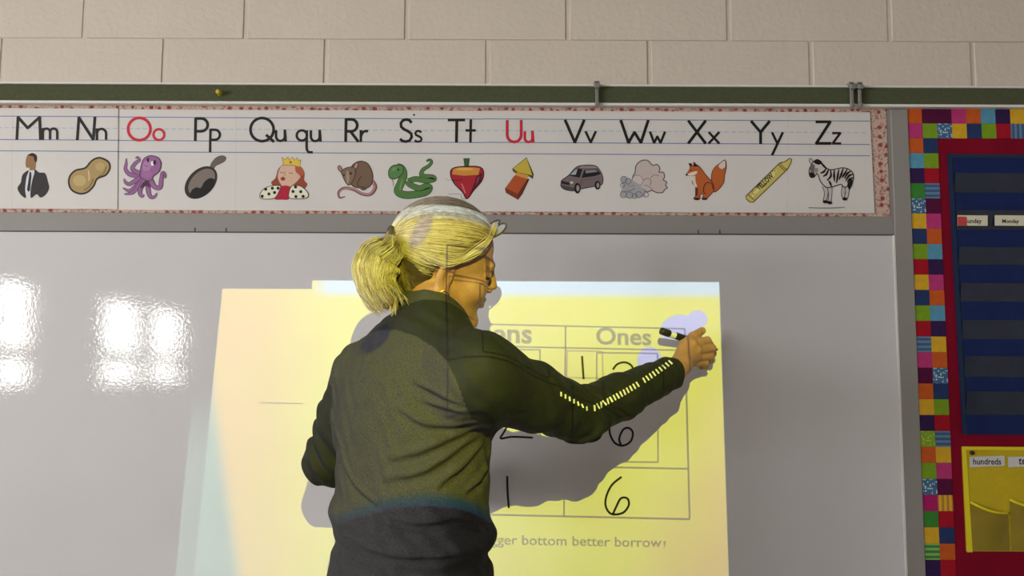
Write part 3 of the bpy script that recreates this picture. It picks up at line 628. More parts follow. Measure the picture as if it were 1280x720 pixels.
# yellow place value chart
M_YEL = mat('yellow_nylon', srgb(196, 172, 34), .65, .25, .3, 60, .08, 20); M_YELB = mat('yellow_binding', srgb(228, 212, 40), .6, .25)
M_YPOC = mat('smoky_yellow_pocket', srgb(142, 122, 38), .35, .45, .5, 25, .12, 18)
yc = tag(empty('place_value_chart', (at(1203, 690).x, 0, at(1203, 690).z)), 'yellow place value pocket chart pinned below the navy chart', 'pocket chart')
quad_sheet('chart_backing', [(1202, 559), (1440, 561), (1445, 690), (1208, 689)], -.001, .0018, M_YEL, yc)
quad_sheet('side_binding', [(1202, 559), (1207, 559), (1215, 690), (1208.5, 690)], -.003, -.001, M_YELB, yc)
quad_sheet('top_binding', [(1202, 558), (1440, 560), (1440, 564), (1202, 562)], -.0028, -.001, M_YELB, yc)
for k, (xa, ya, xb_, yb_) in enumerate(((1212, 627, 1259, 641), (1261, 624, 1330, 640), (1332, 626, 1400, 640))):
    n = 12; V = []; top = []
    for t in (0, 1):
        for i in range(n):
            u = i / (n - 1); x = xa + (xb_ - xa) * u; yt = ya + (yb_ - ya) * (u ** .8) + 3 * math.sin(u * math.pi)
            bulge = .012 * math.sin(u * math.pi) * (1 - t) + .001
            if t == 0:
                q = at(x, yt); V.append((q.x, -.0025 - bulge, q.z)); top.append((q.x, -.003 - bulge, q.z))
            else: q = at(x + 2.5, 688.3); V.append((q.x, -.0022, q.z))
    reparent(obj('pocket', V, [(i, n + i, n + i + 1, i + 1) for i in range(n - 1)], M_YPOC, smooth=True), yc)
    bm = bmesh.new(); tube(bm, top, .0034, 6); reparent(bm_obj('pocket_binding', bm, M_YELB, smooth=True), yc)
c = at(1214.5, 566, -.003); bm = bmesh.new(); tube(bm, [(c.x, -.0031, c.z), (c.x, -.007, c.z), (c.x, -.0085, c.z)], [.0052, .0052, .003], 12); reparent(bm_obj('grommet_pin', bm, M_DARK), yc)
M_LABEL = mat('label_white', (.62, .61, .63), .6, .2)
for (x0, x1, s, tx, lab) in ((1211, 1254.5, 'hundreds', 35, 'white hundreds label on the yellow place value chart'), (1259, 1305, 'tens', 20, 'white tens label on the yellow place value chart')):
    cd = tag(empty('place_label', at((x0 + x1) / 2, 583, -.003)), lab, 'label', 'labels on the yellow chart')
    quad_sheet('card_sheet', [(x0, 571), (x1, 569.5), (x1 + .5, 582), (x0 + .5, 584)], -.004, -.003, M_LABEL, cd)
    text_on('label_lettering', s, (x0 + x1) / 2 - tx / 2 - (0 if s != 'tens' else 0), 580.2, tx, M_LET, -.0042, cd, .015, 1.15)

# ================================================================ slide projector hanging behind and above the camera
def board_pt(px, py): q = at(px, py); return q.x, q.z
def through(P):                                 # where the beam that meets point P would fall on the board
    k = -LAMP.y / (P[1] - LAMP.y); return LAMP.x + (P[0] - LAMP.x) * k, LAMP.z + (P[2] - LAMP.z) * k
M_SHELL = mat('projector_shell', (.55, .55, .54), .5, .3)
proj = tag(empty('slide_projector', (LAMP.x, LAMP.y, LAMP.z - .35)), 'pale slide projector hung from the ceiling on a pole', 'projector')
sx0, sx1 = LAMP.x - .085, LAMP.x + .07; sz0, sz1 = LAMP.z - .135, LAMP.z - .03; sy = LAMP.y + .25
bm = bmesh.new(); t_ = .006; zt_, zb2 = LAMP.z + .05, LAMP.z - .16; y0_, y1_ = LAMP.y - .08, sy + .02
for lo, hi in (((sx0 - .05, y0_, zt_ - t_), (sx1 + .05, y1_, zt_)), ((sx0 - .05, y0_, zb2), (sx1 + .05, y1_, zb2 + t_)), ((sx0 - .05, y0_, zb2), (sx0 - .044, y1_, zt_)), ((sx1 + .044, y0_, zb2), (sx1 + .05, y1_, zt_)), ((sx0 - .05, y0_, zb2), (sx1 + .05, y0_ + t_, zt_))): bbox(bm, lo, hi)
reparent(bm_obj('housing', bm, M_SHELL), proj)
bm = bmesh.new(); tube(bm, [(LAMP.x, LAMP.y + .1, zt_), (LAMP.x, LAMP.y + .1, ZC)], .02, 12); reparent(bm_obj('ceiling_pole', bm, M_SHELL), proj)
# ink on the slide: semi-transparent grey
def film(name, dens):
    m = bpy.data.materials.new(name); m.use_nodes = True; n = m.node_tree; n.nodes.clear()
    o = n.nodes.new('ShaderNodeOutputMaterial'); t = n.nodes.new('ShaderNodeBsdfTransparent'); t.inputs[0].default_value = (*dens, 1); n.links.new(t.outputs[0], o.inputs[0]); return m
M_FILM = film('slide_ink', (.30, .28, .34)); M_FILML = film('slide_ink_light', (.44, .42, .46)); M_FILMT = film('slide_ink_text', (.28, .28, .34))
def to_slide(x, z): return (LAMP.x + (x - LAMP.x) * SLIDE_K, sy, LAMP.z + (z - LAMP.z) * SLIDE_K)
SV, SF, SMI = [], [], []
def sline(a, b_, wpx, mi):
    v, f = ribbon([np.array(a, float), np.array(b_, float)], wpx, 0); base = len(SV)
    SV.extend(to_slide(q[0], q[2]) for q in v); SF.extend(tuple(base + i for i in q) for q in f); SMI.extend([mi] * len(f))
def L(x0, y0, x1, y1, wpx=2.0, mi=0): sline((x0, y0), (x1, y1), wpx, mi)
L(553, 404, 856, 411); L(553, 431.5, 856, 438); L(551, 642, 862, 649, 2.4); L(552, 580, 859, 586, 2.2)
L(553, 404, 551, 642, 2.2); L(707, 407.5, 705, 645.5, 2.2); L(856, 411, 862, 649, 2.4)
for (x0, y0, x1, y1, mi) in ((709, 438.5, 753, 472, 1), (746, 441, 822, 577, 0), (556, 436, 600, 470, 1), (594, 436.5, 675, 574, 0)):
    wq = 1.6 if mi else 1.9
    L(x0, y0, x1, y0 + .8, wq, mi); L(x0, y1, x1, y1 + .8, wq, mi); L(x0, y0, x0 - .6, y1, wq, mi); L(x1, y0 + .8, x1 + .6, y1 + .8, wq, mi)
L(325, 503.5, 378, 504.5, 1.6, 0)
def stext(s, x0, y0, width, bold, sq, mi=2, fade=None):
    v, f = text2d(s, 1.0, bold); k = width / v[:, 0].max(); base = len(SV)
    for a, bb in v: q = at(x0 + a * k, y0 - bb * k * sq + a * k * .018); SV.append(to_slide(q.x, q.z))
    SF.extend(tuple(base + i for i in q) for q in f); SMI.extend([mi] * len(f))
stext('Tens', 592, 427.5, 73, .022, .93); stext('Ones', 745, 430, 69, .022, .93)
stext('Bigger bottom better borrow', 600, 680, 227, .012, .92, 0); stext('!', 829, 684.5, 3.5, .012, .5, 1)
reparent(obj('slide_film', SV, SF, [M_FILM, M_FILML, M_FILMT], mi=SMI), proj)

ld = bpy.data.lights.new('projector_lamp', 'SPOT'); ld.energy = BEAM_POWER; ld.spot_size = RAD(80); ld.spot_blend = 0; ld.shadow_soft_size = .0
lo = bpy.data.objects.new('projector_lamp', ld); COL.objects.link(lo); lo.location = LAMP; lo.rotation_euler = (RAD(90), 0, 0)
ld.use_nodes = True; nt = ld.node_tree; nt.nodes.clear()
out = nt.nodes.new('ShaderNodeOutputLight'); em = nt.nodes.new('ShaderNodeEmission'); nt.links.new(em.outputs[0], out.inputs[0])
tc = nt.nodes.new('ShaderNodeTexCoord'); sp = nt.nodes.new('ShaderNodeSeparateXYZ'); nt.links.new(tc.outputs['Normal'], sp.inputs[0])
def mth(op, a, b_=None, c_=None, clamp=False):
    n = nt.nodes.new('ShaderNodeMath'); n.operation = op; n.use_clamp = clamp
    for i, q in enumerate((a, b_, c_)):
        if q is None: continue
        if isinstance(q, (int, float)): n.inputs[i].default_value = q
        else: nt.links.new(q, n.inputs[i])
    return n.outputs[0]
def sstep(x, a, b_):
    n = nt.nodes.new('ShaderNodeMapRange'); n.interpolation_type = 'SMOOTHSTEP'; nt.links.new(x, n.inputs[0]); n.inputs[1].default_value = min(a, b_); n.inputs[2].default_value = max(a, b_)
    if a > b_: n.inputs[3].default_value = 1; n.inputs[4].default_value = 0
    return n.outputs[0]
def mixc(f, a, b_):
    n = nt.nodes.new('ShaderNodeMix'); n.data_type = 'RGBA'
    nt.links.new(f, n.inputs[0]) if not isinstance(f, float) else setattr(n.inputs[0], 'default_value', f)
    for q, i in ((a, 6), (b_, 7)):
        if isinstance(q, tuple): n.inputs[i].default_value = (*q, 1)
        else: nt.links.new(q, n.inputs[i])
    return n.outputs[2]
D0 = -LAMP.y; SGN = 1.0
nz = mth('ABSOLUTE', sp.outputs['Z'])
U = mth('MULTIPLY_ADD', mth('DIVIDE', sp.outputs['X'], nz), D0 * SGN, LAMP.x)
Vv = mth('MULTIPLY_ADD', mth('DIVIDE', sp.outputs['Y'], nz), D0 * SGN, LAMP.z)
def line_side(p0, p1):            # signed distance-like value, positive to the right of the line p0->p1 (going down)
    (xa, za), (xb_, zb3) = board_pt(*p0), board_pt(*p1); k = (xb_ - xa) / (zb3 - za)
    return mth('SUBTRACT', U, mth('MULTIPLY_ADD', Vv, k, xa - k * za))
zT1, zT2, zBt = at(640, 351.5).z, at(330, 361).z, .772
uS = at(390, 355).x
e = .0018
right = sstep(line_side((899, 354), (911, 720)), e, -e)
leftm = sstep(line_side((278, 361), (262, 520)), -e, e)
lefts = sstep(line_side((258, 480), (292, 720)), -.015, .035)
up1 = mth('MULTIPLY', sstep(Vv, zT1 + e, zT1 - e), sstep(U, uS - e, uS + e)); up2 = sstep(Vv, zT2 + e, zT2 - e)
top = mth('MAXIMUM', up1, up2); bot = sstep(Vv, zBt - .004, zBt + .004)
page = mth('MULTIPLY', mth('MULTIPLY', mth('MULTIPLY', top, bot), right), leftm)
teal = mth('MULTIPLY', mth('MULTIPLY', sstep(line_side((243, 470), (219, 720)), -e, e), sstep(Vv, at(240, 470).z, at(240, 600).z)), mth('MULTIPLY', bot, right))
cv = nt.nodes.new('ShaderNodeCombineXYZ'); nt.links.new(U, cv.inputs[0]); nt.links.new(Vv, cv.inputs[1])
nz1 = nt.nodes.new('ShaderNodeTexNoise'); nz1.inputs['Scale'].default_value = 4.5; nz1.inputs['Detail'].default_value = 3; nt.links.new(cv.outputs[0], nz1.inputs['Vector'])
def ellm(cx, cz, rx, rz, rot=0, soft=.12):
    c_, s_ = math.cos(RAD(rot)), math.sin(RAD(rot))
    du, dv = mth('SUBTRACT', U, cx), mth('SUBTRACT', Vv, cz)
    a = mth('DIVIDE', mth('ADD', mth('MULTIPLY', du, c_), mth('MULTIPLY', dv, s_)), rx); b_ = mth('DIVIDE', mth('SUBTRACT', mth('MULTIPLY', dv, c_), mth('MULTIPLY', du, s_)), rz)
    return sstep(mth('ADD', mth('MULTIPLY', a, a), mth('MULTIPLY', b_, b_)), 1 + soft, 1 - soft)
YELLOW, ORANGE, PINK, ICE, TEAL = (.96, 1.0, .05), (1.0, .70, .16), (1.0, .62, .24), (.70, .95, 1.05), (.42, .80, .60)
nf = mth('MULTIPLY', mth('SUBTRACT', nz1.outputs['Fac'], .5), .9)
fl = mth('ADD', sstep(U, -.38, -.70), nf, clamp=True)
colr = mixc(fl, YELLOW, ORANGE)
fr = mth('MULTIPLY', sstep(mth('SUBTRACT', U, mth('MULTIPLY', Vv, .55)), -.28, .14), 1.0); colr = mixc(mth('ADD', mth('MULTIPLY', fr, .85), mth('MULTIPLY', nf, .5), clamp=True), colr, PINK)
colr = mixc(mth('MULTIPLY', sstep(Vv, at(640, 376).z, at(640, 362).z), sstep(U, uS - .01, uS + .05)), colr, ICE)
# lavender patches of the projected picture
(xA, zA), (xA2, zA2), (xB, zB) = board_pt(851, 407), board_pt(872, 399), board_pt(812, 452)
pA = mth('MAXIMUM', mth('MAXIMUM', ellm(xA - .004, zA - .008, .047, .034, 12), ellm(xA2, zA2, .024, .022)), ellm(xB, zB, .030, .036))
colr = mixc(pA, colr, (.62, .66, 1.05))
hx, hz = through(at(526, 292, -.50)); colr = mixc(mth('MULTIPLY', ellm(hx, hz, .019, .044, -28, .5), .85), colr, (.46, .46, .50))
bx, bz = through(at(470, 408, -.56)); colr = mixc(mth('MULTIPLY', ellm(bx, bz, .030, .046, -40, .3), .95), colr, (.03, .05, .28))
colr = mixc(sstep(Vv, .812, .782), colr, (.10, .62, .50)); colr = mixc(sstep(Vv, .786, .774), colr, (.08, .35, .75))
tealc = mixc(mth('MULTIPLY', page, lefts), TEAL, colr)
pg2 = mth('MAXIMUM', page, mth('MULTIPLY', teal, .62))
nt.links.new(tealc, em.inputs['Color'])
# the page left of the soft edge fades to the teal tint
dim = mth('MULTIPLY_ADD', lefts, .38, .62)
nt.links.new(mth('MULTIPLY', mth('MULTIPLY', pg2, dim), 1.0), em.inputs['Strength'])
# ================================================================ the person writing on the board
def A(v): return np.array(v, dtype=np.float64)
def apx(px, py, y): return A(at(px, py, y))
def seg(p, a, b, ra, rb):
    a, b = A(a), A(b); d = b - a; h = np.clip(((p - a) @ d) / (d @ d), 0, 1)
    return np.linalg.norm(p - a - h[:, None] * d, axis=1) - (ra + (rb - ra) * h)
def sph(p, c, r): return np.linalg.norm(p - A(c), axis=1) - r
def elli(p, c, r):
    q = p - A(c); r = A(r); k0 = np.linalg.norm(q / r, axis=1); k1 = np.linalg.norm(q / (r * r), axis=1)
    return k0 * (k0 - 1) / np.maximum(k1, 1e-9)
def smin(a, b, k): h = np.maximum(k - np.abs(a - b), 0) / k; return np.minimum(a, b) - h * h * k * .25
def smax(a, b, k): return -smin(-a, -b, k)
def mesh_sdf(f, lo, hi, h, B=8, slack=.012):
    """sparse evaluation of f, then surface nets; returns verts, quads"""
    lo, hi = A(lo), A(hi); nb = np.ceil((hi - lo) / (h * B)).astype(int); n = nb * B + 1
    g = [lo[i] + (np.arange(nb[i]) + .5) * h * B for i in range(3)]
    Cc = np.stack(np.meshgrid(*g, indexing='ij'), -1).reshape(-1, 3)
    d = f(Cc); act = np.abs(d) < h * B * .87 * 1.25 + slack
    val = np.full(n, 1.0, np.float32); sg = np.where(d < 0, -1.0, 1.0).reshape(nb)
    val[:-1, :-1, :-1] = np.repeat(np.repeat(np.repeat(sg, B, 0), B, 1), B, 2)
    ids = np.argwhere(act.reshape(nb)); off = np.stack(np.meshgrid(*[np.arange(B + 1)] * 3, indexing='ij'), -1).reshape(-1, 3)
    for s in range(0, len(ids), 700):
        I = (ids[s:s + 700, None, :] * B + off[None]).reshape(-1, 3)
        val[I[:, 0], I[:, 1], I[:, 2]] = f(lo + I * h)
    ins = val < 0; cnt = np.zeros(n - 1, np.int8)
    for a in (0, 1):
        for b in (0, 1):
            for c in (0, 1): cnt += ins[a:n[0] - 1 + a, b:n[1] - 1 + b, c:n[2] - 1 + c]
    cells = np.argwhere((cnt > 0) & (cnt < 8)); idx = np.full(n - 1, -1, np.int32); idx[tuple(cells.T)] = np.arange(len(cells))
    cor = A([(a, b, c) for a in (0, 1) for b in (0, 1) for c in (0, 1)]).astype(int)
    cvv = np.stack([val[tuple((cells + k).T)] for k in cor], 1)
    acc = np.zeros((len(cells), 3)); num = np.zeros(len(cells))
    for i in range(8):
        for j in range(i + 1, 8):
            if np.abs(cor[i] - cor[j]).sum() != 1: continue
            m = (cvv[:, i] < 0) != (cvv[:, j] < 0); t = cvv[m, i] / (cvv[m, i] - cvv[m, j])
            acc[m] += cor[i] + t[:, None] * (cor[j] - cor[i]); num[m] += 1
    V = lo + (cells + acc / num[:, None]) * h; Q = []
    for ax in range(3):
        o1, o2 = [(1, 2), (2, 0), (0, 1)][ax]; s0 = [slice(None)] * 3; s1 = [slice(None)] * 3; s0[ax] = slice(0, -1); s1[ax] = slice(1, None)
        a, b = ins[tuple(s0)], ins[tuple(s1)]; E = np.argwhere(a != b); E = E[(E[:, o1] > 0) & (E[:, o2] > 0) & (E[:, o1] < n[o1] - 1) & (E[:, o2] < n[o2] - 1)]
        flip = a[tuple(E.T)]; e1, e2 = np.eye(3, dtype=int)[o1], np.eye(3, dtype=int)[o2]
        q = np.stack([idx[tuple((E - e1 - e2).T)], idx[tuple((E - e2).T)], idx[tuple(E.T)], idx[tuple((E - e1).T)]], 1)
        q[~flip] = q[~flip][:, ::-1]; Q.append(q)
    Q = np.concatenate(Q); return V, Q[(Q >= 0).all(1)]
def fast_obj(name, V, Q, mats_, parent=None, mi=None, origin=None):
    u, inv = np.unique(Q, return_inverse=True); V = V[u]; Q = inv.reshape(Q.shape)
    o0 = A(origin) if origin is not None else A((0, 0, 0))
    me = bpy.data.meshes.new(name); me.vertices.add(len(V)); me.vertices.foreach_set('co', (V - o0).astype(np.float32).ravel())
    me.loops.add(Q.size); me.loops.foreach_set('vertex_index', Q.astype(np.int32).ravel()); k = Q.shape[1]
    me.polygons.add(len(Q)); me.polygons.foreach_set('loop_start', np.arange(0, Q.size, k, dtype=np.int32))
    me.update(calc_edges=True)
    for m in (mats_ if isinstance(mats_, (list, tuple)) else [mats_]): me.materials.append(m)
    if mi is not None: me.polygons.foreach_set('material_index', np.asarray(mi, np.int32))
    me.polygons.foreach_set('use_smooth', np.ones(len(Q), bool)); me.validate()
    o = bpy.data.objects.new(name, me); COL.objects.link(o); o.location = o0
    if parent: reparent(o, parent)
    return o
def px_np(P):
    R = A(CAM_ROT); q = (P - A(CAM_POS)) @ R; return np.stack([640 + q[:, 0] / -q[:, 2] * F_PX, 360 - q[:, 1] / -q[:, 2] * F_PX], 1)

# ---- pose: joints placed in the room (metres); torso turned towards board and right
YT = -.46
TC = apx(514, 560, YT)                               # middle of the torso
FWD = A((math.cos(RAD(45)), math.sin(RAD(45)), 0)); RGT = A((FWD[1], -FWD[0], 0))
S_R, E_R, W_R = apx(598, 470, -.60), apx(724, 519, -.395), apx(843, 464, -.185)
S_L, E_L, W_L = apx(456, 468, -.385), apx(410, 576, -.31), apx(500, 600, -.13)
NECK = apx(537, 402, -.475)
ZT = A([.60, .80, .93, 1.04, 1.14, 1.22, 1.29, 1.345, 1.39, 1.43])
HA = A([.175, .182, .170, .160, .162, .166, .160, .130, .085, .05])   # half width
HB = A([.130, .135, .122, .112, .112, .118, .120, .098, .065, .04])   # half depth
CXo = A([0, 0, 0, .0, .0, .004, .010, .018, .024, .028])              # forward lean of the spine
def torso(p, grow):
    z = p[:, 2]; a = np.interp(z, ZT, HA) + grow; b = np.interp(z, ZT, HB) + grow; o = np.interp(z, ZT, CXo)
    q = p[:, :2] - (TC[:2] + o[:, None] * FWD[:2]); x = q @ RGT[:2]; y = q @ FWD[:2]
    e = 2.25; r = (np.abs(x / a) ** e + np.abs(y / b) ** e) ** (1 / e)
    d = (r - 1) * np.minimum(a, b) * (.55 + .45 * np.clip(r, 0, 1)); return smax(d, np.maximum(z - 1.43, .60 - z), .03)
# ---- head frame
HY, HP, HR_ = RAD(17), RAD(9), RAD(17); HS = 1.015e-3
hF = A((math.cos(HY) * math.cos(HP), math.sin(HY) * math.cos(HP), -math.sin(HP))); l0 = A((-math.sin(HY), math.cos(HY), 0)); u0 = np.cross(hF, l0)
hL = l0 * math.cos(HR_) + u0 * math.sin(HR_); hU = np.cross(hF, hL)
H0 = A((-.1395, -.42, 1.5035)); HM = np.stack([hF, hL, hU], 1)
def hloc(p): return (p - H0) @ HM / HS
def hwor(l): return H0 + (A(l) * HS) @ HM.T
def head_sdf(l):
    m = l.copy(); m[:, 1] = np.abs(m[:, 1])
    d = elli(m, (-5, 0, 48), (97, 72, 83))
    d = smin(d, elli(m, (40, 0, -20), (56, 54, 76)), 22)
    d = smin(d, seg(m, (4, 50, -44), (74, 14, -87), 17, 14), 20)
    d = smin(d, elli(m, (77, 0, -90), (15, 17, 14)), 18)
    d = smin(d, sph(m, (62, 36, -20), 23), 20)
    d = smin(d, seg(m, (84, 38, 30), (92, 8, 29), 8, 8), 14)
    d = smax(d, -sph(m, (104, 31, 13), 14), 10)
    d = smin(d, sph(m, (80, 31, 11), 13), 3)
    d = smin(d, seg(m, (93, 0, 25), (108.5, 0, -11), 6.5, 8), 9)
    d = smin(d, sph(m, (99.5, 10, -19), 7), 6)
    d = smax(d, -sph(m, (103.5, 6, -25.5), 3), 3)
    d = smin(d, seg(m, (95.5, 0, -42), (82, 22, -47), 6, 3.5), 6)
    d = smin(d, seg(m, (93.5, 0, -54), (82, 19, -51), 6.5, 3.5), 5)
    d = smax(d, -seg(m, (105, 0, -48), (84, 25, -49), 1.6, 1.4), 3)
    d = smax(d, -seg(m, (99, 13, -28), (84, 30, -50), 1.2, 1.2), 5)
    ear = elli((m - A((-6, 73, 2))) @ A(((.94, .30, .17), (-.30, .95, 0), (-.17, 0, .98))), (0, 0, 0), (18, 6, 31))
    ear = smax(ear, -elli(m, (0, 80, 0), (9, 8, 16)), 5); d = smin(d, ear, 5)
    return d
# ---- right hand gripping the pen
PEN_T, PEN_B = apx(897, 437, -.0045), apx(826, 413.5, -.088)
FING = [  # mcp, pip, dip, tip
    [(865, 431, -.122), (884, 425.5, -.088), (888, 431.5, -.060), (884, 434, -.042)],
    [(870, 438, -.118), (890, 435, -.080), (891, 442, -.052), (884, 444, -.038)],
    [(869, 446, -.114), (888, 445, -.076), (887.5, 451, -.050), (880, 452, -.036)],
    [(864, 453.5, -.112), (881.5, 453.5, -.080), (882, 458, -.058), (876, 459, -.042)]]
FR = [(.0112, .0095, .0085, .0072), (.0112, .0097, .0086, .0074), (.0108, .0092, .0082, .0070), (.0098, .0082, .0072, .0062)]
THB, TH1, TH2, TH3 = apx(850, 449, -.160), apx(856, 432, -.128), apx(866, 421, -.098), apx(877.5, 413.5, -.076)
def hand_r(p):
    d = seg(p, W_R, apx(852, 456, -.158), .0245, .025)
    for F_, r in zip(FING, FR):
        q = [apx(*t) for t in F_]; d = smin(d, seg(p, apx(850, 458, -.165), q[0], .0155, r[0] + .001), .0065)
    for F_, r in zip(FING, FR):
        q = [apx(*t) for t in F_]; d = smin(d, sph(p, q[0] + A((.001, -.002, .001)), r[0] + .0012), .004)
        c = smin(seg(p, q[0], q[1], r[0], r[1]), smin(seg(p, q[1], q[2], r[1] * .98, r[2]), seg(p, q[2], q[3], r[2], r[3]), .003), .003); d = smin(d, c, .0035)
    d = smax(d, -seg(p, q[2] + A((.0, .006, -.012)), q[3] + A((-.01, .0, -.012)), .001, .001), .002)
    t = smin(seg(p, apx(848, 456, -.168), TH1, .019, .0145), smin(seg(p, TH1, TH2, .0135, .0115), seg(p, TH2, TH3, .0112, .0092), .004), .006)
    t = smax(t, -sph(p, TH3 + A((.002, -.013, .0)), .0055), .002); return smin(d, t, .007)
def hand_l(p):
    ax = (W_L - E_L) / np.linalg.norm(W_L - E_L); ax = ax * .6 + A((.8, .0, .05)); ax /= np.linalg.norm(ax); dn = A((0, 0, -1.0)); sd = np.cross(ax, dn)
    d = seg(p, W_L, W_L + ax * .03, .025, .026)
    for k in range(4):
        o = dn * (.012 + .019 * (k - 1.5)); m = W_L + ax * .088 + o; L_ = (.072, .080, .074, .058)[k]
        d = smin(d, seg(p, W_L + ax * .02 + o * .5, m, .016, .0115), .012)
    for k in range(4):
        o = dn * (.012 + .019 * (k - 1.5)); m = W_L + ax * .088 + o; L_ = (.072, .080, .074, .058)[k]
        a = m + ax * L_ * .5 + sd * .010; b = m + ax * L_ * .8 + sd * .030
        d = smin(d, smin(seg(p, m, a, .0105, .009), seg(p, a, b, .009, .007), .003), .0035)
    b0 = W_L + ax * .025 - dn * .018; b1 = W_L + ax * .065 - dn * .045; return smin(d, smin(seg(p, b0, b1, .016, .011), seg(p, b1, b1 + ax * .03 - dn * .006, .011, .008), .005), .008)
def arm(p, S, E, W_, r0, r1, r1b, r2, r3):
    m = S * .5 + E * .5; n = E * .6 + W_ * .4
    return smin(smin(seg(p, S, m, r0, r1), seg(p, m, E, r1, r1b), .02), smin(seg(p, E, n, r1b, r2), seg(p, n, W_, r2, r3), .02), .02)
def bound(p, c, r, f, far=.03):
    dd = np.linalg.norm(p - A(c), axis=1) - r; out = np.maximum(dd, 0) + far; m = dd < 0
    if m.any(): out[m] = f(p[m])
    return out
N_TOP = hwor((-14, 0, -28))
def body_sdf(p):
    d = torso(p, -.012)
    d = smin(d, seg(p, NECK + A((0, 0, -.03)), N_TOP, .056, .050), .03)
    d = smin(d, seg(p, NECK + A((0, 0, -.02)), S_R, .045, .042), .05); d = smin(d, seg(p, NECK + A((0, 0, -.02)), S_L, .045, .042), .05)
    d = smin(d, arm(p, S_R, E_R, W_R, .052, .046, .038, .036, .025), .03); d = smin(d, arm(p, S_L, E_L, W_L, .052, .046, .038, .036, .025), .03)
    hd = bound(p, H0 + hU * .025, .165, lambda q: head_sdf(hloc(q)) * HS); d = smin(d, hd, .02)
    d = smin(d, bound(p, apx(865, 440, -.11), .125, hand_r), .008); d = smin(d, bound(p, W_L + A((.08, 0, 0)), .16, hand_l), .008)
    return d
BASE = A((TC[0], TC[1], 0.0))
def skin_mat():
    m = mat('skin', (.35, .180, .128), .5, .35, .12, 260, .10, 45); b = m.node_tree.nodes['Principled BSDF']
    b.inputs['Subsurface Weight'].default_value = .12; b.inputs['Subsurface Radius'].default_value = (.012, .005, .003); b.inputs['Subsurface Scale'].default_value = 1.0
    return m
M_SKIN = skin_mat(); M_LIP = mat('lips', (.40, .14, .11), .45, .4); M_LASH = mat('eye_dark', (.035, .022, .018), .4, .4); M_BROW = mat('eyebrow', (.20, .11, .06), .7, .2); M_NAIL = mat('nail', (.60, .36, .28), .3, .5)
V, Q = mesh_sdf(body_sdf, (-.52, -.74, .62), (.50, -.012, 1.68), .0026)
fc = V[Q].mean(1); l = hloc(fc); ay = np.abs(l[:, 1]); mi = np.zeros(len(Q), int)
inhead = (np.linalg.norm(fc - H0, axis=1) < .2)
mi[inhead & (l[:, 0] > 78) & (l[:, 2] < -39) & (l[:, 2] > -60) & (ay < 23 - np.abs(l[:, 2] + 49) * .9)] = 1
mi[inhead & (np.linalg.norm(np.stack([l[:, 0] - 80, ay - 31, l[:, 2] - 11], 1), axis=1) < 14.2) & (l[:, 2] < 12.5 - np.abs(ay - 31) * .12) & (l[:, 2] > 4) & (l[:, 0] > 80)] = 2
mi[inhead & (l[:, 0] > 74) & (ay > 13) & (ay < 46) & (np.abs(l[:, 2] - (34 - np.maximum(ay - 36, 0) * .5)) < 3.2)] = 3
person = fast_obj('person', V, Q, [M_SKIN, M_LIP, M_LASH, M_BROW], None, mi, BASE)
tag(person, 'blonde person with a ponytail in a dark pullover, writing on the whiteboard with a marker', 'person')

# ---- pullover
AX_R = (W_R - E_R) / np.linalg.norm(W_R - E_R); AX_L = (W_L - E_L) / np.linalg.norm(W_L - E_L)
N_AX = (N_TOP - NECK) / np.linalg.norm(N_TOP - NECK)
CUT_N = NECK + N_AX * .032
def cloth_noise(p):
    return .0016 * np.sin(p[:, 0] * 61 + 3 * np.sin(p[:, 2] * 23)) * np.sin(p[:, 2] * 47 + 2 * np.sin(p[:, 1] * 31)) + .0009 * np.sin(p[:, 0] * 133 + p[:, 2] * 97 + 2 * np.sin(p[:, 1] * 80))
def sleeve_r(p):
    d = arm(p, S_R, E_R, W_R, .070, .062, .053, .046, .037)
    h = (p - E_R) @ AX_R; u = (p - S_R) @ ((E_R - S_R) / np.linalg.norm(E_R - S_R))
    d = d + .0028 * np.sin(h * 150 + 9 * np.sin(p[:, 2] * 30)) * np.exp(-((h) / .05) ** 2) + .0022 * np.sin(u * 95 + 5 * np.sin(p[:, 2] * 25)) * np.exp(-((u - .2) / .09) ** 2)
    return smax(d, h - np.linalg.norm(W_R - E_R) + .010, .006)
def sleeve_l(p):
    d = arm(p, S_L, E_L, W_L, .060, .056, .047, .042, .036); h = (p - E_L) @ AX_L; u = (p - S_L) @ ((E_L - S_L) / np.linalg.norm(E_L - S_L))
    d = d + .003 * np.sin(u * 110 + 4 * np.sin(p[:, 0] * 40)) * np.exp(-((u - .17) / .08) ** 2); return smax(d, h - np.linalg.norm(W_L - E_L) + .012, .006)
def collar(p):
    d = seg(p, NECK + A((0, 0, -.03)), N_TOP, .0685, .0615); return smax(d, (p - CUT_N) @ (N_AX * .95 + FWD * .22 + RGT * .12) , .006)
def shirt0(p):
    d = torso(p, .006)
    d = smin(d, seg(p, NECK + A((0, 0, -.038)), S_R, .060, .066), .05); d = smin(d, seg(p, NECK + A((0, 0, -.03)), S_L, .060, .054), .04)
    d = smin(d, sleeve_r(p), .045); d = smin(d, sleeve_l(p), .028); d = smin(d, collar(p), .022)
    # blouse over at the waist
    d = d - .010 * np.exp(-((p[:, 2] - (1.015 + .02 * np.sin(p[:, 0] * 14))) / .022) ** 2) + .007 * np.exp(-((p[:, 2] - (.965 + .012 * np.sin(p[:, 0] * 18 + 1))) / .014) ** 2)
    return d
def march(f, px, py, y0=-1.1):
    o = A(CAM_POS); d = apx(px, py, 0) - o; d /= np.linalg.norm(d); t = .5
    for _ in range(80):
        s = f((o + d * t)[None])[0]
        if s < .0004: break
        t += max(s * .7, .0006)
        if t > 3: return None
    return o + d * t
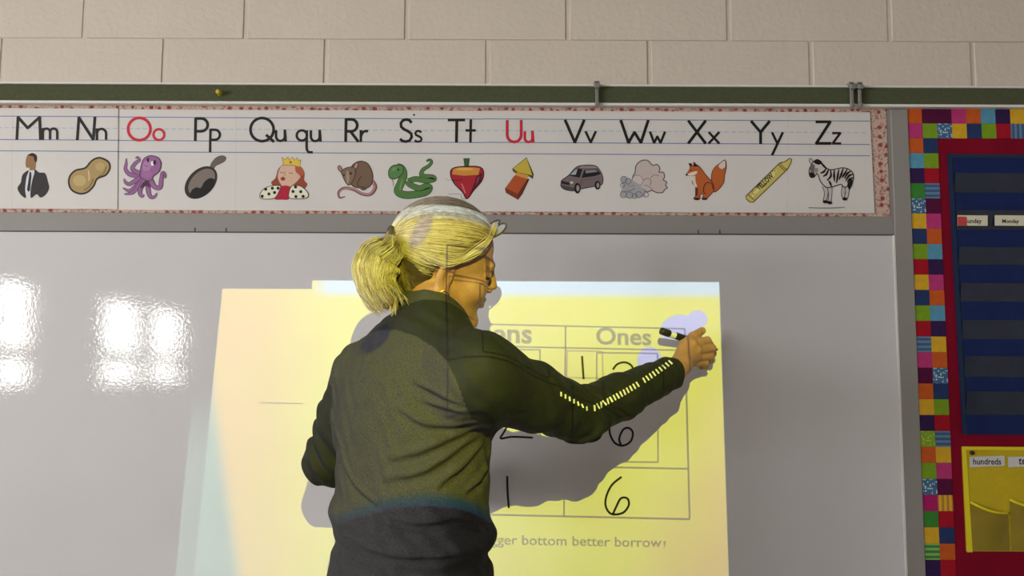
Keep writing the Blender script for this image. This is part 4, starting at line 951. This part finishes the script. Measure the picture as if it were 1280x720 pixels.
FOLDS = [  # pixel course of a crease, radius, depth(+ ridge / - groove)
    ([(592, 528), (560, 530), (528, 526), (498, 508)], .009), ([(594, 534), (560, 546), (525, 562), (488, 570)], .010),
    ([(592, 544), (562, 566), (530, 586), (482, 596)], .010), ([(602, 552), (585, 575), (552, 602)], .009),
    ([(578, 505), (550, 492), (520, 476)], .007), ([(585, 516), (556, 508), (530, 500)], .007),
    ([(612, 560), (606, 590), (585, 612)], .008), ([(470, 640), (520, 652), (575, 646), (612, 660)], .008), ([(430, 668), (480, 690), (540, 694), (600, 684)], .009),
    ([(425, 560), (440, 600), (470, 628)], .007), ([(415, 520), (425, 555)], .006)]
fold_lines = []
for P, r in FOLDS:
    q = [march(shirt0, *t) for t in catmull(P, 4)]; q = [t for t in q if t is not None]
    if len(q) > 2: fold_lines.append((np.array(q), r))
def shirt_sdf(p):
    d = shirt0(p) + cloth_noise(p); near = np.abs(d) < .03
    if near.any():
        pn = p[near]; dn = d[near]
        for q, r in fold_lines:
            bb = (pn > q.min(0) - .04).all(1) & (pn < q.max(0) + .04).all(1)
            if not bb.any(): continue
            pp = pn[bb]; up = A((0, 0, 1.5 * r)); best = np.full(len(pp), 1.0); gr = np.full(len(pp), 1.0)
            for i in range(len(q) - 1):
                w0 = .010 * (1 - math.sin(math.pi * (i + .7) / (len(q) + .4)))      # fades towards its ends
                best = np.minimum(best, seg(pp, q[i], q[i + 1], -w0, -w0)); gr = np.minimum(gr, seg(pp, q[i] - up, q[i + 1] - up, -w0, -w0))
            dn[bb] += -.0060 * np.exp(-(best / r) ** 2) + .0085 * np.exp(-(gr / (r * .8)) ** 2)
        d[near] = dn
    return smax(d, .80 - p[:, 2], .006)
V, Q = mesh_sdf(shirt_sdf, (-.52, -.76, .78), (.44, -.05, 1.50), .0031)
fc = V[Q].mean(1); pq = px_np(fc)
nrm = np.cross(V[Q[:, 2]] - V[Q[:, 0]], V[Q[:, 3]] - V[Q[:, 1]]); cam_f = np.einsum('ij,ij->i', nrm, A(CAM_POS) - fc) > 0
HEATH = [(380, 480), (412, 448), (440, 424), (468, 414), (495, 412), (520, 420), (545, 436), (562, 456), (574, 484), (581, 506), (590, 524), (606, 530), (660, 545), (660, 1100), (330, 1100), (330, 480)]
def inpoly(P, poly):
    r = np.zeros(len(P), bool)
    for (x1, y1), (x2, y2) in zip(poly, poly[1:] + poly[:1]):
        c = ((y1 > P[:, 1]) != (y2 > P[:, 1])); r ^= c & (P[:, 0] < (x2 - x1) * (P[:, 1] - y1) / (y2 - y1 + 1e-12) + x1)
    return r
dT, dR, dL = torso(fc, .006), sleeve_r(fc), sleeve_l(fc)
ua = (fc - S_R) @ ((E_R - S_R) / np.linalg.norm(E_R - S_R)); ul = (fc - S_L) @ ((E_L - S_L) / np.linalg.norm(E_L - S_L))
heath = np.where(cam_f, inpoly(pq, HEATH), fc[:, 2] < 1.27)
cls = np.where(heath, 0, 1)                                        # 0 body panel 1 yoke 2 right sleeve 3 left sleeve 4 collar
cls[(dR < dT - .004) & (ua > .035) & ~(heath & cam_f)] = 2; cls[(dL < dT - .004) & (ul > .03)] = 3
cls[(collar(fc) < .010) & ((fc - NECK) @ N_AX > .006) & (dR > .02) & (dL > .02)] = 4
def heather_mat():
    m = bpy.data.materials.new('heather_knit'); m.use_nodes = True; nt = m.node_tree; b = nt.nodes['Principled BSDF']; b.inputs['Roughness'].default_value = .9; b.inputs['Specular IOR Level'].default_value = .1
    tc = nt.nodes.new('ShaderNodeTexCoord'); mp = nt.nodes.new('ShaderNodeMapping'); mp.inputs['Scale'].default_value = (1, 1, .45); nt.links.new(tc.outputs['Object'], mp.inputs[0])
    n = nt.nodes.new('ShaderNodeTexNoise'); n.inputs['Scale'].default_value = 800; n.inputs['Detail'].default_value = 3; nt.links.new(mp.outputs[0], n.inputs['Vector'])
    r = nt.nodes.new('ShaderNodeValToRGB'); r.color_ramp.elements[0].position = .32; r.color_ramp.elements[0].color = (.026, .0255, .0265, 1); r.color_ramp.elements[1].position = .68; r.color_ramp.elements[1].color = (.064, .062, .063, 1)
    nt.links.new(n.outputs['Fac'], r.inputs[0]); nt.links.new(r.outputs[0], b.inputs['Base Color'])
    bp = nt.nodes.new('ShaderNodeBump'); bp.inputs['Strength'].default_value = .25; bp.inputs['Distance'].default_value = .001; nt.links.new(n.outputs['Fac'], bp.inputs['Height']); nt.links.new(bp.outputs[0], b.inputs['Normal']); return m
M_HEATH = heather_mat(); M_BLACK = mat('black_jersey', (.012, .0135, .0125), .75, .25, .15, 400, .1, 60)
pull = fast_obj('pullover', V, Q[cls == 0], M_HEATH, person, None, None); pull['label'] = 'charcoal heather body panel'
for c, nme, m in ((1, 'shoulder_yoke', M_BLACK), (2, 'sleeve', M_BLACK), (3, 'sleeve', M_BLACK), (4, 'collar', M_HEATH)):
    s = fast_obj(nme, V, Q[cls == c], m); s.parent = pull; s.matrix_parent_inverse = pull.matrix_parent_inverse.inverted() if False else Matrix()
    s.matrix_parent_inverse = Matrix.Translation(BASE).inverted() if False else Matrix()
M_REFL = mat('reflective_white', (.80, .80, .76), .4, .4)
DV, DF = [], []
def dash(px, py, ang, ln, wd):
    c = march(shirt_sdf, px, py)
    if c is None: return
    e = .002; g = A([shirt_sdf((c + A(v) * e)[None])[0] - shirt_sdf((c - A(v) * e)[None])[0] for v in np.eye(3)]); g /= np.linalg.norm(g)
    t = A((math.cos(RAD(ang)), 0, math.sin(RAD(ang)))); t -= g * (t @ g); t /= np.linalg.norm(t); s = np.cross(g, t); b = len(DV)
    for o in (.0022, -.001):
        for (i, j) in ((-1, -1), (1, -1), (1, 1), (-1, 1)): DV.append(c + g * o + t * i * ln / 2 + s * j * wd / 2)
    DF.extend([(b, b + 1, b + 2, b + 3), (b + 7, b + 6, b + 5, b + 4)] + [(b + i, b + 4 + i, b + 4 + (i + 1) % 4, b + (i + 1) % 4) for i in range(4)])
for t in np.linspace(0, 1, 7): dash(701 + 32 * t, 492.5 + 18 * t, 105, .008, .0022)
for t in np.linspace(0, 1, 24):
    if abs(t - .62) < .03: continue
    dash(743 + 95 * t, 510 - 57 * t + 3 * math.sin(t * 3.1), 105, .0115, .0024)
rd = obj('reflective_dashes', DV, DF, M_REFL); rd.parent = pull; rd['kind'] = 'stuff'; rd['label'] = 'row of white reflective dashes on the sleeve'

# ---- trousers and shoes (below the picture)
HIPR, HIPL = TC * A((1, 1, 0)) + RGT * .085 + A((0, 0, .86)), TC * A((1, 1, 0)) - RGT * .085 + A((0, 0, .86))
ANR, ANL = HIPR * A((1, 1, 0)) + RGT * .03 + A((0, 0, .075)), HIPL * A((1, 1, 0)) - RGT * .03 + FWD * .05 + A((0, 0, .075))
def trousers(p):
    d = smax(smax(torso(p, -.014), p[:, 2] - .90, .01), .775 - p[:, 2], .06)
    for h_, a_ in ((HIPR, ANR), (HIPL, ANL)):
        k = h_ * .5 + a_ * .5 + FWD * .015; d = smin(d, smin(seg(p, h_ + A((0, 0, -.03)), k, .088, .064), seg(p, k, a_, .064, .050), .03), .05)
    return smax(d, .085 - p[:, 2], .004)
M_TROUS = mat('dark_trousers', (.018, .019, .024), .8, .2, .2, 300)
V, Q = mesh_sdf(trousers, (TC[0] - .32, TC[1] - .32, .05), (TC[0] + .32, TC[1] + .32, .93), .009); fast_obj('trousers', V, Q, M_TROUS, person)
for a_ in (ANR, ANL):
    def shoe(p, a_=a_):
        q = a_ * A((1, 1, 0)); d = smin(seg(p, q - FWD * .03 + A((0, 0, .045)), q + FWD * .13 + A((0, 0, .034)), .043, .036), seg(p, q + A((0, 0, .05)), q + A((0, 0, .10)), .044, .042), .03)
        return smax(d, -p[:, 2], .004)
    V, Q = mesh_sdf(shoe, a_ * A((1, 1, 0)) - .2 * A((1, 1, 0)) - A((0, 0, .02)), a_ * A((1, 1, 0)) + .2 * A((1, 1, 0)) + A((0, 0, .18)), .006); fast_obj('shoe', V, Q, M_DARK, person)
# ---- hair
def hair_mat(name, cols):
    m = bpy.data.materials.new(name); m.use_nodes = True; nt = m.node_tree; b = nt.nodes['Principled BSDF']; b.inputs['Roughness'].default_value = .42; b.inputs['Specular IOR Level'].default_value = .45
    g = nt.nodes.new('ShaderNodeNewGeometry'); tc = nt.nodes.new('ShaderNodeTexCoord'); n = nt.nodes.new('ShaderNodeTexNoise'); n.inputs['Scale'].default_value = 60; nt.links.new(tc.outputs['Object'], n.inputs['Vector'])
    a = nt.nodes.new('ShaderNodeMath'); a.operation = 'MULTIPLY_ADD'; nt.links.new(n.outputs['Fac'], a.inputs[0]); a.inputs[1].default_value = .7
    s = nt.nodes.new('ShaderNodeMath'); s.operation = 'MULTIPLY_ADD'; nt.links.new(g.outputs['Random Per Island'], s.inputs[0]); s.inputs[1].default_value = .7; s.inputs[2].default_value = -.2; nt.links.new(s.outputs[0], a.inputs[2])
    r = ramp(a.outputs[0], list(zip((.05, .35, .6, .9), cols)), nt_=nt); nt.links.new(r.outputs[0], b.inputs['Base Color']); return m
BL = [(.26, .19, .13), (.37, .29, .21), (.47, .39, .30), (.57, .50, .41)]
M_HAIR = hair_mat('blonde_hair', BL); M_HBASE = mat('hair_base', (.20, .13, .07), .6, .3, .5, 120, .25, 60)
HC, HRd = A((-8, 0, 50)), A((103, 79, 90))
HXZ = [(-70, -34), (-50, -27), (-25, -24), (5, -26), (24, -18), (34, 4), (46, 24), (60, 41), (78, 60), (92, 78), (104, 108), (150, 140)]
def hairline(l):
    return l[:, 0] - np.interp(l[:, 2], [q[0] for q in HXZ], [q[1] for q in HXZ])
def hair_sdf(p):
    l = hloc(p); d = elli(l, HC, HRd) + 1.1 * np.sin(np.arctan2(l[:, 1], l[:, 2] - 30) * 26 + l[:, 0] * .05) * np.clip((l[:, 0] + 90) / 60, 0, 1)
    d = smin(d, seg(l, (-54, 0, 15), (-38, 0, -62), 52, 51), 20)
    d = smax(d, hairline(l) * .75, 8)
    d = smin(d, seg(l, (-88, -6, 42), (-108, -8, 42), 30, 15), 22)
    return d * HS
V, Q = mesh_sdf(hair_sdf, H0 - .19, H0 + .19, .0028); l_ = hloc(V[Q].mean(1)); hair = fast_obj('hair', V, Q, [M_HBASE, mat('dark_nape_base', (.055, .035, .022), .6, .3, .5, 120, .3, 60)], person, ((l_[:, 2] < 20 + 6 * np.sin(l_[:, 0] * .3)) & (l_[:, 0] < -8)).astype(int))  # faces low at the back of the head take a darker brown
TIE = A((-112, -8, 41))
HV, HF = [], []
def strand(P, r0, r1, V=None, F_=None, n=3):
    V = HV if V is None else V; F_ = HF if F_ is None else F_; P = np.array(P); b = len(V); m = len(P)
    T = np.gradient(P, axis=0); T /= np.linalg.norm(T, axis=1)[:, None] + 1e-12; ref = A((.3, .5, .81)); S = np.cross(T, ref); S /= np.linalg.norm(S, axis=1)[:, None] + 1e-12; U_ = np.cross(T, S)
    rr = np.interp(np.linspace(0, 1, m), (0, .15, .8, 1), (r0 * .5, r0, r0, r1))
    for i in range(m):
        for k in range(n): V.append(P[i] + (S[i] * math.cos(2 * math.pi * k / n) + U_[i] * math.sin(2 * math.pi * k / n)) * rr[i])
    for i in range(m - 1):
        for k in range(n): F_.append((b + i * n + k, b + i * n + (k + 1) % n, b + (i + 1) * n + (k + 1) % n, b + (i + 1) * n + k))
rng = np.random.default_rng(3)
tdir = (TIE - HC) / HRd; tdir /= np.linalg.norm(tdir)
cnt = 0
while cnt < 2600:
    v = rng.normal(size=3); v /= np.linalg.norm(v); l = HC + v * HRd
    hl = hairline(l[None])[0]
    if hl > 4 or hl < -75 and rng.random() < .6: continue
    om = math.acos(np.clip(v @ tdir, -1, 1))
    if om < .25 or om > 2.75: continue
    jit = rng.normal(size=3) * .03; P = []; sc = 1.008 + rng.random() * .022; lift = rng.random() * .012
    n_ = 12; t1 = rng.uniform(.75, .98)
    for t in np.linspace(0, t1, n_):
        q = (math.sin((1 - t) * om) * v + math.sin(t * om) * tdir) / math.sin(om) + jit * math.sin(t * math.pi); q /= np.linalg.norm(q)
        P.append(hwor(HC + q * HRd * (sc + lift * math.sin(t * math.pi))))
    strand(P, rng.uniform(.0004, .0008), .0003); cnt += 1
NAPE = []
for k in range(700):      # nape hair combed up to the tie
    a_ = rng.uniform(-1.5, 1.5); z0 = rng.uniform(-75, -5); rr = np.interp(z0, (-62, 15), (51, 52)) + rng.uniform(0, 3); c0 = np.interp(z0, (-62, 15), (-38, -54))
    p0 = A((c0 - rr * math.cos(a_), rr * math.sin(a_), z0)); p2 = TIE + rng.normal(size=3) * 4; pm_ = (p0 + p2) / 2 + A((-6, (-1 if p0[1] < 0 else 1) * 9 * abs(math.sin(a_)), 6))
    NAPE.append([hwor(q) for q in catmull([p0, pm_, p2], 4)])
# side lock sweeping from the parting over the top of the ear
for k in range(130):
    o = rng.normal(size=3) * A((2.5, 2, 3)); u = rng.random()
    P = catmull([A((74, -36, 112)) + o, A((63, -63, 86)) + o, A((42, -77, 60)) + o * (1 + u), A((14, -83, 38)) + o, A((-16, -85, 24 + 8 * u)) + o, A((-60, -66, 34)) + o], 4)
    strand([hwor(q) for q in P], .0008, .0004)
for k in range(0):    # loose wisps before the ear
    o = rng.normal(size=3) * A((3, 1, 2)); strand([hwor(q) for q in catmull([A((44, -72, 40)) + o, A((30, -76, 14)) + o, A((22, -75, -8 - 10 * rng.random())) + o], 5)], .0005, .0002)
NV, NF = [], []
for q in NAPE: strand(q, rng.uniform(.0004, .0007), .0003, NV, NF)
M_NAPE = hair_mat('dark_nape_hair', [(.035, .023, .015), (.06, .04, .025), (.10, .066, .04), (.24, .17, .10)])  # darker brown tones for the nape strands
ns = obj('nape_strands', NV, NF, M_NAPE, smooth=True); ns.parent = hair; ns['kind'] = 'stuff'
hs = obj('hair_strands', HV, HF, M_HAIR, smooth=True); hs.parent = hair; hs['kind'] = 'stuff'
# ponytail
YP = -.505
def pt(px, py, dy=0): return apx(px, py, YP + dy)
tie_w = hwor(TIE)
TP = [tie_w, pt(487, 311), pt(475, 320), pt(469, 338), pt(471, 357), pt(480, 374), pt(491, 388)]; TR = [.010, .022, .034, .040, .036, .024, .010]
core = list(zip(TP, [q * .78 for q in TR]))[:-1]
def tail_sdf(p):
    d = seg(p, core[0][0], core[1][0], core[0][1], core[1][1])
    for (a, ra), (b, rb) in zip(core[1:-1], core[2:]): d = smin(d, seg(p, a, b, ra, rb), .02)
    return d + .0022 * np.sin(p[:, 0] * 260 + 3 * np.sin(p[:, 2] * 60)) * np.sin(p[:, 1] * 190)
V, Q = mesh_sdf(tail_sdf, pt(430, 400, -.09), pt(515, 280, .10), .003); tail = fast_obj('ponytail', V, Q, M_HBASE, person)
PV, PF = [], []
SPL = np.array(catmull(TP, 6)); SRr = np.interp(np.linspace(0, 1, len(SPL)), np.linspace(0, 1, 7), TR); ST = np.gradient(SPL, axis=0); ST /= np.linalg.norm(ST, axis=1)[:, None]
SB = A((0, 1.0, 0)) - ST * ST[:, 1:2]; SB /= np.linalg.norm(SB, axis=1)[:, None]; SN = np.cross(ST, SB)
for k in range(3200):
    th = rng.uniform(0, 2 * math.pi); rho = rng.uniform(.72, 1.05); dth = rng.normal() * .35; wav = rng.normal(size=2) * .004; fan = rng.uniform(.2, 1); endk = int(rng.triangular(22, 31, 37)); st = rng.integers(0, 6)
    P = []
    for i in range(st, min(endk, len(SPL)), 2):
        u = i / (len(SPL) - 1); a_ = th + dth * u; fr = max(0, u - .72) * 3.2 * .018
        P.append(SPL[i] + (SN[i] * math.cos(a_) + SB[i] * math.sin(a_)) * (SRr[i] * rho + fr * (.4 + rho * fan)) + (SN[i] * wav[0] + SB[i] * wav[1]) * math.sin(u * 5))
    if len(P) > 4: strand(P, rng.uniform(.00035, .0007), .0002, PV, PF)
for k in range(70):   # loose ends flicking out
    side = rng.normal() * .015; ex, ey = [(460 + 12 * rng.random(), 378 + 8 * rng.random()), (484 + 14 * rng.random(), 386 + 10 * rng.random()), (500 + 12 * rng.random(), 374 + 10 * rng.random())][rng.integers(3)]
    strand(catmull([pt(470 + 16 * rng.random(), 345 + 10 * rng.random(), side + .012), pt((480 + ex) / 2 + 6, 366, side * 1.1 + .01), pt(ex, ey, side)], 6), .0005, .0002, PV, PF)
ps = obj('ponytail_strands', PV, PF, M_HAIR, smooth=True); ps.parent = tail; ps['kind'] = 'stuff'
bm = bmesh.new(); c_ = hwor(TIE + A((2, 0, 0))); ring = []
for t in np.linspace(0, 2 * math.pi, 25)[:-1]: ring.append(c_ + (hL * math.cos(t) * .0195 + hU * math.sin(t) * .0215))
for k in range(3): tube(bm, [r + hF * (.006 * (k - 1)) for r in ring + ring[:1]], .0048 + .0006 * (k == 1), 8, False)
ht = bm_obj('hair_tie', bm, mat('dark_scrunchie', (.05, .04, .05), .7, .3, .4, 300), smooth=True); reparent(ht, person)
bm = bmesh.new(); c_ = hwor(TIE + A((4, -27, -2))); tube(bm, [c_ - hL * .003, c_, c_ - hL * .006, c_ - hL * .008], [.003, .006, .006, .003], 10); ch = bm_obj('hair_tie_bead', bm, mat('bead', (.55, .53, .55), .2, .6), smooth=True); ch.parent = ht; ch.matrix_parent_inverse = Matrix()
# earring
M_GOLD = mat('gold', (.75, .55, .25), .25, .5, metal=1.0)
bm = bmesh.new(); ec = hwor((-2, -83, -36)); ring = [ec + hF * math.cos(t) * .0105 + hU * math.sin(t) * .0115 for t in np.linspace(0, 2 * math.pi, 21)]
tube(bm, ring, .0019, 6, False); reparent(bm_obj('earring', bm, M_GOLD, smooth=True), person)
# glasses pushed up on the head
M_FR = mat('glasses_frame', (.06, .035, .025), .3, .5); M_LENS = mat('glasses_lens', (.30, .30, .30), .05, .8, coat=1.0)
gl = None
bm = bmesh.new()
for s in (-1, 1):
    cc = A((86, s * 31, 104)); ex_ = A((-.05, s * .985, -.12)); ey_ = A((.62, 0, .78))
    ring = [hwor(cc + ex_ * math.cos(t) * 26 + ey_ * math.sin(t) * 17) for t in np.linspace(0, 2 * math.pi, 25)]
    tube(bm, ring, .0019, 6, False)
    tube(bm, [hwor(q) for q in catmull([cc + ex_ * 26, A((66, s * 66, 88)), A((30, s * 70, 74)), A((-18, s * 70, 58))], 5)], .0016, 6)
tube(bm, [hwor((90, -7, 108)), hwor((92, 0, 110)), hwor((90, 7, 108))], .0018, 6)
gl = bm_obj('glasses', bm, M_FR, smooth=True); reparent(gl, person); gl['label'] = 'glasses pushed up on the hair'
for s in (-1, 1):
    cc = A((86, s * 31, 104)); ex_ = A((-.05, s * .985, -.12)); ey_ = A((.62, 0, .78))
    ring = [hwor(cc + ex_ * math.cos(t) * 25.5 + ey_ * math.sin(t) * 16.5) for t in np.linspace(0, 2 * math.pi, 25)[:-1]]
    ln = obj('lens', ring, [tuple(range(24))], M_LENS); ln.parent = gl

# ---- marker pen in the hand
ax = A(PEN_T) - A(PEN_B); Lp = np.linalg.norm(ax); ax /= Lp
pen = tag(empty('marker_pen', Vector(PEN_B)), 'white dry erase marker with a black end cap held against the board', 'marker')
M_PENW = mat('pen_white', (.72, .72, .70), .35, .4)
def ptube(name, stops, m):
    bm = bmesh.new(); tube(bm, [PEN_B + ax * s for s, r in stops], [r for s, r in stops], 16); return reparent(bm_obj(name, bm, m, smooth=True), pen)
ptube('end_cap', [(0, .0065), (.002, .0088), (.024, .0092), (.026, .0085)], M_DARK)
ptube('barrel', [(.025, .0082), (.027, .0085), (Lp - .034, .0085), (Lp - .032, .0078)], M_PENW)
ptube('label_band', [(.042, .0087), (.043, .0088), (Lp - .055, .0088), (Lp - .054, .0087)], M_DARK)
ptube('nib_holder', [(Lp - .033, .0075), (Lp - .020, .0062), (Lp - .008, .0034), (Lp - .006, .003)], mat('pen_grey', (.5, .52, .45), .4, .4))
ptube('nib', [(Lp - .007, .0026), (Lp - .001, .0022), (Lp, .0012)], M_DARK)
